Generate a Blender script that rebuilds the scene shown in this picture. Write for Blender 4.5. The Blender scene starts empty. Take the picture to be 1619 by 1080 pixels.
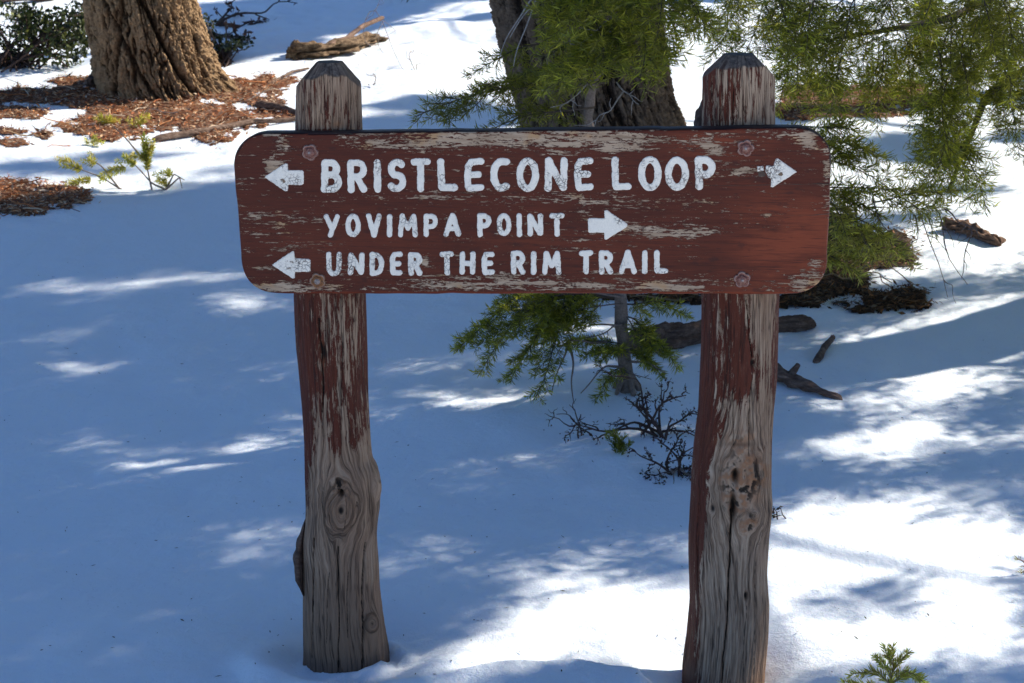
import bpy, math, random
import numpy as np
from mathutils import Vector

rs = np.random.RandomState(7)
PI = math.pi
# ------------------------------------------------------------------ camera, sky, sun, exposure
H = 1.64
PITCH = math.radians(15.0)
FPX = 2550.0                       # focal length in pixels of the 1619 px wide photograph
scene = bpy.context.scene
COL = scene.collection
cam_d = bpy.data.cameras.new('camera'); cam = bpy.data.objects.new('camera', cam_d); COL.objects.link(cam)
cam.location = (0, 0, H); cam.rotation_euler = (PI/2 - PITCH, 0, 0)
cam_d.sensor_width = 36.0; cam_d.lens = 36.0*FPX/1619.0; cam_d.clip_end = 2000; cam_d.clip_start = .05
cam_d.dof.use_dof = True; cam_d.dof.focus_distance = 3.33; cam_d.dof.aperture_fstop = 16.0
scene.camera = cam
SUN_EL, SUN_AZ = math.radians(33), math.radians(62)      # azimuth clockwise from +Y
SUN = np.array([math.cos(SUN_EL)*math.sin(SUN_AZ), math.cos(SUN_EL)*math.cos(SUN_AZ), math.sin(SUN_EL)])
world = bpy.data.worlds.new('World'); scene.world = world; world.use_nodes = True
wn = world.node_tree; bg = wn.nodes['Background']
sky = wn.nodes.new('ShaderNodeTexSky'); sky.sky_type = 'NISHITA'; sky.sun_disc = False
sky.sun_elevation = SUN_EL; sky.sun_rotation = SUN_AZ; sky.altitude = 2700; sky.air_density = 1.0; sky.dust_density = 0.; sky.ozone_density = 6.0
wn.links.new(sky.outputs[0], bg.inputs[0]); bg.inputs[1].default_value = 0.095
ld = bpy.data.lights.new('sun', 'SUN'); ld.energy = 5.0; ld.angle = math.radians(.53); ld.color = (1, .93, .82)
lo = bpy.data.objects.new('sun', ld); COL.objects.link(lo); lo.location = (6, 4, 8)
lo.rotation_euler = Vector(-SUN).to_track_quat('-Z', 'Y').to_euler()
scene.view_settings.view_transform = 'Standard'; scene.view_settings.look = 'None'
scene.view_settings.exposure = 0.92; scene.view_settings.gamma = 1; scene.view_settings.use_curve_mapping = False
scene.render.engine = 'CYCLES'
scene.cycles.max_bounces = 7; scene.cycles.diffuse_bounces = 4; scene.cycles.transparent_max_bounces = 4
scene.cycles.use_denoising = True

# ------------------------------------------------------------------ helpers: view geometry
cp, sp = math.cos(PITCH), math.sin(PITCH)
def ray(px, py):
    x = (np.asarray(px, float)-809.5)/FPX; z = -(np.asarray(py, float)-540.0)/FPX
    return x, cp + z*sp, -sp + z*cp
def P(px, py, Y):
    x, y, z = ray(px, py); t = Y/y
    return np.stack([x*t, np.broadcast_to(Y, np.shape(t))+0*t, H + z*t], -1)
def proj(p):
    p = np.asarray(p, float); x = p[..., 0]; y = p[..., 1]; z = p[..., 2]-H
    d = y*cp - z*sp; v = y*sp + z*cp
    d = np.where(d > .05, d, .05)
    return 809.5 + FPX*x/d, 540 - FPX*v/d, d
# ------------------------------------------------------------------ helpers: noise
def _h(i, j, k, s):
    n = (i.astype(np.int64)*374761393 + j.astype(np.int64)*668265263 + k.astype(np.int64)*2147483647*3 + s*1274126177) & 0xffffffff
    n = ((n ^ (n >> 13))*1274126177) & 0xffffffff
    n = ((n ^ (n >> 16))*2246822519) & 0xffffffff
    return ((n ^ (n >> 15)) & 0xffffff)/float(0xffffff)
def noise3(x, y, z, s=0):
    x, y, z = np.broadcast_arrays(np.asarray(x, float), np.asarray(y, float), np.asarray(z, float))
    i, j, k = np.floor(x), np.floor(y), np.floor(z); fx, fy, fz = x-i, y-j, z-k
    fx = fx*fx*(3-2*fx); fy = fy*fy*(3-2*fy); fz = fz*fz*(3-2*fz)
    r = 0
    for a in (0, 1):
        for b in (0, 1):
            for c in (0, 1):
                r = r + (fx if a else 1-fx)*(fy if b else 1-fy)*(fz if c else 1-fz)*_h(i+a, j+b, k+c, s)
    return r*2-1
def noise2(x, y, s=0):
    x, y = np.broadcast_arrays(np.asarray(x, float), np.asarray(y, float))
    i, j = np.floor(x), np.floor(y); fx, fy = x-i, y-j
    fx = fx*fx*(3-2*fx); fy = fy*fy*(3-2*fy); k = np.zeros_like(i)
    r = 0
    for a in (0, 1):
        for b in (0, 1):
            r = r + (fx if a else 1-fx)*(fy if b else 1-fy)*_h(i+a, j+b, k, s)
    return r*2-1
def fbm(x, y, o=4, s=0, gain=.5):
    r = 0; a = 1
    for q in range(o):
        r = r + a*noise2(x*2**q, y*2**q, s+q*17); a *= gain
    return r
def fbm3(x, y, z, o=4, s=0, gain=.5):
    r = 0; a = 1
    for q in range(o):
        r = r + a*noise3(x*2**q, y*2**q, z*2**q, s+q*17); a *= gain
    return r
def ss(a, b, x):
    t = np.clip((x-a)/(b-a), 0, 1); return t*t*(3-2*t)
# ------------------------------------------------------------------ helpers: mesh
def mesh_obj(name, V, F, mat, parent=None, attrs=None, smooth=True, mats=None, mi=None):
    V = np.asarray(V, np.float32).reshape(-1, 3)
    me = bpy.data.meshes.new(name)
    if isinstance(F, np.ndarray):
        n, k = F.shape
        me.vertices.add(len(V)); me.vertices.foreach_set('co', V.ravel())
        me.loops.add(n*k); me.loops.foreach_set('vertex_index', F.astype(np.int32).ravel())
        me.polygons.add(n); me.polygons.foreach_set('loop_start', np.arange(0, n*k, k, dtype=np.int32))
        me.update(calc_edges=True)
    else:
        me.from_pydata([tuple(map(float, v)) for v in V], [], [tuple(int(i) for i in f) for f in F])
    me.polygons.foreach_set('use_smooth', np.full(len(me.polygons), smooth))
    for k2, a in (attrs or {}).items():
        a = np.asarray(a, np.float32)
        if a.ndim == 1:
            at = me.attributes.new(k2, 'FLOAT', 'POINT'); at.data.foreach_set('value', a)
        else:
            if a.shape[1] == 3: a = np.concatenate([a, np.ones((len(a), 1), np.float32)], 1)
            at = me.attributes.new(k2, 'FLOAT_COLOR', 'POINT'); at.data.foreach_set('color', a.ravel())
    if mat: me.materials.append(mat)
    me.update()
    o = bpy.data.objects.new(name, me); COL.objects.link(o)
    if parent: o.parent = parent; o.matrix_parent_inverse = parent_inv(parent)
    return o
def parent_inv(p):
    from mathutils import Matrix
    m = Matrix.Translation(p.location)
    q = p.parent
    while q: m = Matrix.Translation(q.location) @ m; q = q.parent
    return m.inverted() if p.type == 'EMPTY' else Matrix.Identity(4)
def thing(name, loc, label, cat, group=None):
    o = bpy.data.objects.new(name, None); COL.objects.link(o); o.empty_display_size = .1
    o.location = tuple(float(c) for c in loc); tag(o, label, cat, group); return o
def tag(o, label=None, cat=None, group=None, kind=None):
    if label: o['label'] = label
    if cat: o['category'] = cat
    if group: o['group'] = group
    if kind: o['kind'] = kind
    return o
def gridfaces(nr, nc, wrap=False):
    i = np.arange(nr-1)[:, None]; j = np.arange(nc if wrap else nc-1)[None, :]; j2 = (j+1) % nc
    return np.stack([i*nc+j, i*nc+j2, (i+1)*nc+j2, (i+1)*nc+j], -1).reshape(-1, 4)
class Acc:
    """collects tubes and blades for one mesh"""
    def __init__(s): s.v = []; s.f = []; s.t = []; s.n = 0
    def add(s, V, F, T=None):
        V = np.asarray(V, float).reshape(-1, 3)
        s.v.append(V); s.f.append(np.asarray(F)+s.n); s.n += len(V)
        s.t.append(np.broadcast_to(np.asarray(T if T is not None else (.5, .5, .5), float), (len(V), 3)))
    def tube(s, pts, r0, r1=None, seg=6, T=None, rough=0., seed=0):
        pts = np.asarray(pts, float); n = len(pts)
        r1 = r0*.4 if r1 is None else r1
        rad = np.linspace(r0, r1, n)
        tg = np.gradient(pts, axis=0); tg /= np.linalg.norm(tg, axis=1)[:, None]+1e-9
        up = np.array([0, 0, 1.]) if abs(tg[:, 2].mean()) < .8 else np.array([1., 0, 0])
        a = np.cross(tg, up); a /= np.linalg.norm(a, axis=1)[:, None]+1e-9; b = np.cross(tg, a)
        th = np.linspace(0, 2*PI, seg, endpoint=False)
        R = rad[:, None]*np.ones(seg)
        if rough: R = R*(1+rough*noise2(np.arange(n)[:, None]*.7+seed*3.1, np.arange(seg)[None, :]*1.0+seed))
        V = pts[:, None, :] + R[..., None]*(np.cos(th)[None, :, None]*a[:, None, :] + np.sin(th)[None, :, None]*b[:, None, :])
        V = V.reshape(-1, 3); F = gridfaces(n, seg, True)
        V = np.concatenate([V, pts[:1], pts[-1:]]); c0, c1 = n*seg, n*seg+1
        e0 = np.stack([np.full(seg, c0), (np.arange(seg)+1) % seg, np.arange(seg), np.full(seg, c0)], 1)
        e1 = np.stack([np.full(seg, c1), (n-1)*seg+np.arange(seg), (n-1)*seg+(np.arange(seg)+1) % seg, np.full(seg, c1)], 1)
        # caps as degenerate-free quads: use tri fan as quads by pairing is awkward, keep tris separate
        s.add(V, F, T)
        s.tri = getattr(s, 'tri', []); s.tri += [(e0[:, :3]+s.n-len(V)), (e1[:, :3]+s.n-len(V))]
    def blades(s, base, d, side, L, W, T):
        """n kite shaped blades"""
        base = np.asarray(base, float); L = np.asarray(L)[..., None]; W = np.asarray(W)[..., None]
        a = base; tip = base + d*L; m = base + d*L*.45
        V = np.stack([a, m+side*W*.5, tip, m-side*W*.5], 1).reshape(-1, 3); n = len(base)
        F = np.arange(n*4).reshape(n, 4)
        s.v.append(V); s.f.append(F+s.n); s.n += len(V); s.t.append(np.repeat(np.broadcast_to(T, (n, 3)), 4, axis=0))
    def build(s, name, mat, parent=None, smooth=True):
        if not s.v: return None
        V = np.concatenate(s.v); F = np.concatenate(s.f); T = np.concatenate(s.t)
        tr = getattr(s, 'tri', None)
        if tr:
            tr = np.concatenate(tr)
            me_f = np.concatenate([F, np.concatenate([tr, -np.ones((len(tr), 1), int)], 1)])
            return mesh_mixed(name, V, me_f, mat, parent, {'tint': T}, smooth)
        return mesh_obj(name, V, F, mat, parent, {'tint': T}, smooth)
def mesh_mixed(name, V, F, mat, parent, attrs, smooth):
    V = np.asarray(V, np.float32); tri = F[:, 3] < 0
    me = bpy.data.meshes.new(name); me.vertices.add(len(V)); me.vertices.foreach_set('co', V.ravel())
    cnt = np.where(tri, 3, 4); loops = F.ravel(); loops = loops[loops >= 0]
    me.loops.add(len(loops)); me.loops.foreach_set('vertex_index', loops.astype(np.int32))
    me.polygons.add(len(F)); me.polygons.foreach_set('loop_start', np.concatenate([[0], np.cumsum(cnt)[:-1]]).astype(np.int32))
    me.update(calc_edges=True); me.polygons.foreach_set('use_smooth', np.full(len(F), smooth))
    for k, a in attrs.items():
        a = np.asarray(a, np.float32); a = np.concatenate([a, np.ones((len(a), 1), np.float32)], 1)
        at = me.attributes.new(k, 'FLOAT_COLOR', 'POINT'); at.data.foreach_set('color', a.ravel())
    me.materials.append(mat); me.update()
    o = bpy.data.objects.new(name, me); COL.objects.link(o)
    if parent: o.parent = parent; o.matrix_parent_inverse = parent_inv(parent)
    return o
# ------------------------------------------------------------------ helpers: materials
class M:
    def __init__(s, name, rough=.8, spec=.3):
        s.m = bpy.data.materials.new(name); s.m.use_nodes = True; s.t = s.m.node_tree
        s.b = s.t.nodes['Principled BSDF']; s.b.inputs['Roughness'].default_value = rough
        s.b.inputs['Specular IOR Level'].default_value = spec
    def n(s, typ, ins=None, **kw):
        nd = s.t.nodes.new('ShaderNode'+typ)
        for k, v in kw.items(): setattr(nd, k, v)
        for k, v in (ins or {}).items(): s.set(nd.inputs[k], v)
        return nd
    def set(s, sock, v):
        if isinstance(v, bpy.types.NodeSocket): s.t.links.new(v, sock)
        elif isinstance(v, tuple) and sock.type == 'RGBA' and len(v) == 3: sock.default_value = (*v, 1)
        else: sock.default_value = v
    def math(s, op, a, b=0., c=0., clamp=False):
        nd = s.n('Math', {0: a, 1: b, 2: c}, operation=op, use_clamp=clamp); return nd.outputs[0]
    def attr(s, name, out='Fac'): return s.n('Attribute', attribute_name=name).outputs[out]
    def obj(s): return s.n('TexCoord').outputs['Object']
    def mapv(s, v, scale, loc=(0, 0, 0)): return s.n('Mapping', {'Vector': v, 'Scale': scale, 'Location': loc}).outputs[0]
    def noise(s, v, scale, detail=4., rough=.55, dist=0., out=0): return s.n('TexNoise', {'Vector': v, 'Scale': scale, 'Detail': detail, 'Roughness': rough, 'Distortion': dist}).outputs[out]
    def vor(s, v, scale, feature='F1', out='Distance'): return s.n('TexVoronoi', {'Vector': v, 'Scale': scale}, feature=feature).outputs[out]
    def mix(s, f, a, b, bt='MIX'):
        nd = s.n('Mix', data_type='RGBA', blend_type=bt); s.set(nd.inputs[0], f); s.set(nd.inputs[6], a); s.set(nd.inputs[7], b); return nd.outputs[2]
    def ramp(s, v, lo, hi): return s.n('MapRange', {'Value': v, 'From Min': lo, 'From Max': hi}, interpolation_type='SMOOTHSTEP').outputs[0]
    def cramp(s, v, stops):
        nd = s.n('ValToRGB', {'Fac': v}); e = nd.color_ramp.elements
        while len(e) < len(stops): e.new(.5)
        for el, (p, c) in zip(e, stops): el.position = p; el.color = (*c, 1)
        return nd.outputs[0]
    def comb(s, x, y, z=0.): return s.n('CombineXYZ', {0: x, 1: y, 2: z}).outputs[0]
    def sep(s, v): return s.n('SeparateXYZ', {0: v}).outputs
    def bump(s, h, dist=.001, strength=1., prev=None):
        i = {'Height': h, 'Distance': dist, 'Strength': strength}
        if prev is not None: i['Normal'] = prev
        return s.n('Bump', i).outputs[0]
    def done(s, col, bump=None, rough=None):
        s.set(s.b.inputs['Base Color'], col)
        if bump is not None: s.set(s.b.inputs['Normal'], bump)
        if rough is not None: s.set(s.b.inputs['Roughness'], rough)
        return s.m

def mat_snow():
    m = M('snow', .55, .25); o = m.obj()
    n1 = m.noise(o, 9, 5, .6); n2 = m.noise(o, 260, 3, .7); n3 = m.noise(o, 45, 4, .6)
    b = m.bump(n1, .014, .7); b = m.bump(n3, .006, .6, b); b = m.bump(n2, .0022, .7, b)
    c = m.mix(n1, (.80, .87, .945), (.86, .91, .965))
    v = m.n('TexVoronoi', {'Vector': o, 'Scale': 330.0}).outputs['Color']
    sk = m.ramp(m.sep(v)[0], .986, 1.0)
    m.set(m.b.inputs['Roughness'], m.math('SUBTRACT', .6, m.math('MULTIPLY', sk, .45)))
    m.b.inputs['Subsurface Weight'].default_value = .25; m.b.inputs['Subsurface Radius'].default_value = (.02, .03, .045)
    m.b.inputs['Subsurface Scale'].default_value = .5
    return m.done(c, b)
def mat_board():
    m = M('painted_board', .7, .18); o = m.obj(); w = m.attr('wear')
    g1 = m.noise(m.mapv(o, (14, 40, 110)), 1, 6, .7, .5)            # flakes along the grain
    g2 = m.noise(m.mapv(o, (80, 60, 300)), 1, 5, .75, .3)
    g3 = m.noise(m.mapv(o, (14, 1, 420)), 1, 3, .6)
    sx = m.math('ADD', m.math('MULTIPLY', g1, .62), m.math('MULTIPLY', g2, .58))
    sx = m.math('ADD', sx, m.math('MULTIPLY', g3, .14)); sx = m.math('MULTIPLY_ADD', sx, 2.5, -1.005)
    msk = m.ramp(m.math('ADD', sx, w), .865, .885)
    halo = m.ramp(m.math('ADD', sx, w), .81, .88)
    fine = m.noise(m.mapv(o, (14, 10, 300)), 1, 5, .7)
    big = m.noise(m.mapv(o, (3, 3, 9)), 1, 4, .6)
    red = m.cramp(big, [(.25, (.088, .0175, .0080)), (.55, (.128, .0255, .0110)), (.85, (.185, .040, .017))])
    red = m.mix(m.ramp(fine, .35, .8), m.mix(.6, red, (.055, .011, .006)), red)
    red = m.mix(m.math('MULTIPLY', m.math('MULTIPLY', m.attr('warm'), m.ramp(m.noise(m.mapv(o, (6, 6, 40)), 1, 5, .7), .3, .62)), .75), red, (.27, .055, .021))
    gl = m.math('ABSOLUTE', m.math('SUBTRACT', m.noise(m.mapv(o, (2.5, 1, 130)), 1, 3, .6), .5)); gl = m.math('SUBTRACT', 1., m.ramp(gl, .0, .02))
    red = m.mix(m.math('MULTIPLY', gl, .6), red, (.03, .009, .007))
    scn = m.ramp(m.noise(m.mapv(o, (25, 25, 60)), 1, 3, .6), .60, .72); red = m.mix(m.math('MULTIPLY', scn, .5), red, (.035, .012, .010))
    red = m.mix(m.math('MULTIPLY', halo, .45), red, (.05, .012, .010))
    wc = m.noise(m.mapv(o, (12, 30, 120)), 1, 5, .7); wc2 = m.noise(m.mapv(o, (20, 20, 22)), 1, 2, .5)
    wood = m.cramp(wc, [(.25, (.17, .105, .065)), (.5, (.40, .28, .19)), (.8, (.54, .41, .30))])
    wood = m.mix(m.ramp(wc2, .55, .72), wood, (.42, .25, .13))
    c = m.mix(msk, red, wood)
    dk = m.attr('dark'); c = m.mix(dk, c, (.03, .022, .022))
    hgt = m.math('SUBTRACT', m.math('ADD', m.math('MULTIPLY', fine, .6), m.math('MULTIPLY', wc, .25)), m.math('MULTIPLY', msk, 1.6))
    hgt = m.math('SUBTRACT', hgt, m.math('MULTIPLY', dk, 3.0))
    return m.done(c, m.bump(hgt, .0011, .9), m.math('ADD', .52, m.math('MULTIPLY', msk, .35)))
def mat_letter():
    m = M('white_letter_paint', .55, .3); o = m.obj()
    wob = m.noise(o, 60, 3, .6, out=1)
    vv = m.mix(.016, o, wob)
    v = m.vor(vv, 125, 'DISTANCE_TO_EDGE'); v2 = m.vor(vv, 260, 'DISTANCE_TO_EDGE')
    r = m.noise(o, 22, 3, .6)
    thr = m.ramp(r, .46, .66)
    crack = m.math('MULTIPLY', m.math('SUBTRACT', 1., m.ramp(v, .02, .10)), thr)
    crack2 = m.math('MULTIPLY', m.math('SUBTRACT', 1., m.ramp(v2, .0, .09)), .13)
    chip = m.ramp(m.math('ADD', m.noise(m.mapv(o, (80, 80, 130)), 1, 5, .7), m.attr('chip')), .69, .72)
    n = m.noise(o, 300, 4, .7)
    c = m.mix(n, (.80, .715, .60), (.97, .885, .765))
    c = m.mix(m.math('MULTIPLY', m.ramp(m.noise(o, 35, 4, .6), .5, .8), .35), c, (.45, .43, .40))
    c = m.mix(m.math('MAXIMUM', crack, crack2), c, (.16, .12, .10))
    c = m.mix(chip, c, m.mix(m.noise(o, 40, 2, .5), (.05, .015, .010), (.36, .24, .15)))
    h = m.math('SUBTRACT', m.math('MULTIPLY', n, .5), m.math('ADD', m.math('MULTIPLY', crack, 1.2), m.math('MULTIPLY', chip, 1.5)))
    return m.done(c, m.bump(h, .0009, .9))
def mat_post():
    m = M('weathered_post_wood', .75, .25); o = m.obj()
    psi = m.attr('psi'); z = m.attr('zz'); w = m.attr('wear'); dk = m.attr('dark'); warm = m.attr('warm'); cap = m.attr('cap')
    gv = m.comb(m.math('MULTIPLY', psi, 1.), m.math('MULTIPLY', z, 1.), 0.)
    f1 = m.noise(m.mapv(gv, (160, 7, 1)), 1, 6, .7, .2)
    f2 = m.noise(m.mapv(gv, (520, 16, 1)), 1, 4, .7)
    f3 = m.noise(m.mapv(gv, (60, 5, 1)), 1, 4, .6)
    fl = m.noise(m.mapv(gv, (120, 22, 1)), 1, 7, .8, .4)
    sx = m.math('ADD', m.math('MULTIPLY', f1, .5), m.math('MULTIPLY', fl, .6))
    sx = m.math('ADD', sx, m.math('MULTIPLY', f2, .12)); sx = m.math('MULTIPLY_ADD', sx, 2.4, -.854)
    msk = m.ramp(m.math('ADD', sx, w), .745, .77)
    pale = m.cramp(f1, [(.28, (.07, .042, .027)), (.42, (.24, .158, .105)), (.56, (.48, .35, .245)), (.75, (.72, .57, .43))])
    tan = m.cramp(f1, [(.28, (.085, .045, .027)), (.5, (.29, .175, .11)), (.75, (.48, .33, .22))])
    wood = m.mix(warm, pale, tan)
    wood = m.mix(m.math('MULTIPLY', m.ramp(f2, .60, .75), .5), wood, (.06, .04, .03))
    wood = m.mix(m.math('MULTIPLY', m.ramp(f3, .35, .7), .28), wood, (.22, .13, .085))
    f4 = m.math('ABSOLUTE', m.math('SUBTRACT', m.noise(m.mapv(gv, (95, 3.2, 1)), 1, 3, .55, .1), .5)); ck = m.math('MULTIPLY', m.math('SUBTRACT', 1., m.ramp(f4, .0, .028)), m.ramp(f3, .42, .55))
    red = m.mix(f1, (.070, .017, .009), (.150, .036, .018)); red = m.mix(m.math('MULTIPLY', m.ramp(fl, .5, .72), .4), red, (.24, .12, .08))
    c = m.mix(msk, red, wood)
    cc = m.cramp(m.noise(o, 90, 5, .7), [(.3, (.030, .023, .019)), (.52, (.10, .078, .064)), (.75, (.30, .235, .18))])
    c = m.mix(cap, c, cc)
    c = m.mix(m.attr('brown'), c, (.25, .145, .09))
    c = m.mix(m.attr('orange'), c, (.36, .15, .06))
    c = m.mix(m.math('MULTIPLY', ck, .65), c, (.03, .016, .012))
    c = m.mix(dk, c, (.012, .008, .006))
    h = m.math('ADD', m.math('MULTIPLY', f1, 1.), m.math('MULTIPLY', f2, .6)); h = m.math('SUBTRACT', h, m.math('MULTIPLY', msk, .35))
    h = m.math('SUBTRACT', h, m.math('MULTIPLY', ck, .7)); h = m.math('MULTIPLY', h, m.math('SUBTRACT', 1.05, cap))
    return m.done(c, m.bump(h, .005, 1.))
def mat_bark(name, dark, mid, light, sc=1., moss=None):
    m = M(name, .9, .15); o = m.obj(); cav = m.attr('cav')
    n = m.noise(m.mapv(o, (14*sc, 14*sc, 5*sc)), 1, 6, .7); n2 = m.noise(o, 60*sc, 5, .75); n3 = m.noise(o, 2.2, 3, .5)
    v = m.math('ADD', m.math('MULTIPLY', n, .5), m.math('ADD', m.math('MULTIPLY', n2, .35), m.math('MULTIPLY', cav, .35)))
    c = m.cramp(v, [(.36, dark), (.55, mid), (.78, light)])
    lich = m.ramp(m.noise(o, 26, 4, .7), .60, .70)
    if moss: c = m.mix(m.math('MULTIPLY', lich, m.ramp(n3, .4, .6)), c, moss)
    return m.done(c, m.bump(m.math('ADD', n, n2), .012, 1.))
def mat_needles():
    m = M('green_needles', .38, .5)
    c = m.attr('tint', 'Color'); m.set(m.b.inputs['Base Color'], c)
    tr = m.n('BsdfTranslucent', {'Color': m.mix(.5, c, (.42, .44, .04))})
    mx = m.n('MixShader', {0: .5}); out = m.t.nodes['Material Output']
    m.t.links.new(m.b.outputs[0], mx.inputs[1]); m.t.links.new(tr.outputs[0], mx.inputs[2]); m.t.links.new(mx.outputs[0], out.inputs[0])
    return m.m
def mat_tint(name, rough=.85, sc=120, amt=.5, bump=.002):
    m = M(name, rough, .2); o = m.obj(); n = m.noise(o, sc, 4, .7)
    c = m.mix(m.math('MULTIPLY', m.ramp(n, .3, .75), amt), m.attr('tint', 'Color'), (.02, .015, .012))
    return m.done(c, m.bump(n, bump, .8))
def mat_log():
    m = M('old_log_wood', .85, .2); o = m.obj()
    n = m.noise(m.mapv(o, (5, 60, 60)), 1, 6, .7, .3); n2 = m.noise(o, 30, 5, .7)
    c = m.cramp(m.math('ADD', m.math('MULTIPLY', n, .6), m.math('MULTIPLY', n2, .4)), [(.3, (.02, .013, .01)), (.5, (.085, .055, .042)), (.7, (.20, .15, .12))])
    c = m.mix(.5, c, m.attr('tint', 'Color'), 'MULTIPLY'); c = m.mix(1., c, (1.9, 1.9, 1.9), 'MULTIPLY')
    return m.done(c, m.bump(n, .006, 1.))
def mat_metal(name, base, rust, rim=(.46, .33, .27)):
    m = M(name, .55, .5); o = m.obj(); n = m.noise(o, 260, 4, .7)
    m.b.inputs['Metallic'].default_value = .25
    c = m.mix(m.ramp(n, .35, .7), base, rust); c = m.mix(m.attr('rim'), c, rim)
    return m.done(c, m.bump(n, .0006, .9))

S_SNOW = mat_snow(); S_BOARD = mat_board(); S_LET = mat_letter(); S_POST = mat_post()
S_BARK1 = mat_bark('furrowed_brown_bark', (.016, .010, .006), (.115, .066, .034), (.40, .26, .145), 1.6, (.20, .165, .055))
S_BARK2 = mat_bark('dark_bark', (.010, .007, .005), (.060, .038, .026), (.21, .145, .10), 1.5)  # darker brown bark for the trunk behind the board
S_BARK3 = mat_bark('pale_scaly_bark', (.08, .045, .025), (.40, .28, .17), (.72, .58, .42), 2.2); S_NEED = mat_needles(); S_TWIG = mat_tint('twig_bark'); S_LIT = mat_tint('litter_pieces', .8, 200, .25, .001)
S_LOG = mat_log(); S_LEAF = mat_tint('broad_leaves', .45, 300, .15, .0005)
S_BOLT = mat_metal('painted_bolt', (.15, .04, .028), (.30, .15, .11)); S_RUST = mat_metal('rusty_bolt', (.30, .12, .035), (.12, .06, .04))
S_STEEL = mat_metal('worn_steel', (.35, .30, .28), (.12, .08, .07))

# ------------------------------------------------------------------ terrain
POST_L = np.array([-.349, 3.385]); POST_R = np.array([.467, 3.33])
def g_lo(x, y):
    x = np.asarray(x, float); y = np.asarray(y, float)
    q = np.clip(y-3.9, 0, None); z = .072*q*q/(q+.9)
    z = np.where(y > 40, .072*(40-4.8)+.02*(y-40)*0, z)
    far = np.clip(np.abs(x)-6, 0, 60)
    return z + .012*far*0 + .10*ss(6, 14, y)*np.tanh(x*.25)*.5
def g(x, y):
    x = np.asarray(x, float); y = np.asarray(y, float)
    z = g_lo(x, y)
    z = z + .022*fbm(x*.7+3, y*.7, 3, 5) + (.003+.006*ss(3.4, 4.5, y))*fbm(x*3.2, y*3.2+7, 3, 9)+ .0034*fbm(x*9, y*9+7, 3, 19)
    z = z + .035*ss(7, 10, y)*fbm(x*1.6+9, y*1.2, 4, 31)
    for c, d, r in ((POST_L+[-.03, .04], .056, .19), (POST_R, .085, .15)):
        q = np.hypot(x-c[0], (y-c[1])*1.1)
        z = z - d*np.exp(-(q/r)**2)
    z = z + (.016+.016*noise2(x*34, y*34, 41))*np.exp(-((np.hypot(x-POST_L[0], y-POST_L[1])-.085)/.035)**2)
    # low broken crust lip between the posts, at the very bottom of the view
    xx = x + .02*noise2(x*11, y*11, 3)
    edge = 3.318 - .9*(x-.10)**2 + .012*noise2(x*14, y*3, 8)
    lip = ss(0, .035, edge-y)*ss(-.16, -.02, xx)*(1-ss(.285, .315, xx + .25*(3.3-y)))
    z = z + .030*lip*ss(2.2, 2.9, y)
    # rim of snow pushed up in front of the left post
    q = np.hypot((x-POST_L[0]), (y-POST_L[1])*1.0)
    z = z + (.026+.008*noise2(x*16, y*16, 6))*np.exp(-((q-.225-.02*noise2(x*9, y*9, 2))/.055)**2)*ss(-.12, .12, POST_L[1]-y+.03)
    return z
def G(px, py, up=0.):
    px = np.asarray(px, float); py = np.asarray(py, float)
    dx, dy, dz = ray(px, py); lo = np.full(np.broadcast(px, py).shape, 1.5); hi = np.full_like(lo, 60.)
    for _ in range(26):
        t = (lo+hi)/2; below = H+dz*t < g(dx*t, dy*t)
        hi = np.where(below, t, hi); lo = np.where(below, lo, t)
    x, y = dx*hi, dy*hi
    return np.stack([x, y, g(x, y)+up], -1)
def geo(a, b, n, k):
    t = np.linspace(0, 1, n+1)[1:]; return a + (b-a)*((np.exp(k*t)-1)/(np.exp(k)-1))
xs = np.concatenate([-geo(3.2, 400, 60, 6)[::-1], np.linspace(-3.2, 3.2, 380), geo(3.2, 400, 60, 6)])
ys = np.concatenate([-geo(-2.7, 300, 50, 5)[::-1], np.linspace(2.7, 4.4, 190), np.linspace(4.4, 9, 180)[1:], np.linspace(9, 19, 160)[1:], geo(19, 400, 50, 4)])
X, Y = np.meshgrid(xs, ys)
tag(mesh_obj('snow_ground', np.stack([X, Y, g(X, Y)], -1), gridfaces(len(ys), len(xs)), S_SNOW), kind='structure')

# ------------------------------------------------------------------ the sign
BL = P(372, 337.0, 3.315); BR = P(1312, 331.5, 3.205)
BO = (BL+BR)/2; BU = (BR-BL)/np.linalg.norm(BR-BL)
BV = np.array([0, 0, 1.]) - BU*BU[2]; BV /= np.linalg.norm(BV); BN = np.cross(BU, BV)       # BN points to the viewer (-Y)
if BN[1] > 0: BN = -BN
CAMP = np.array([0, 0, H])
def Bp(px, py, w=0.):
    d = np.stack(ray(px, py), -1); t = ((BO-CAMP) @ BN)/(d @ BN)
    return CAMP + d*t[..., None] + np.asarray(w)[..., None]*BN
sign = thing('trail_sign', (BO[0], BO[1]+.1, 0), 'weathered brown wooden trail sign with white routed lettering on two log posts in the snow', 'sign')
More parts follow.
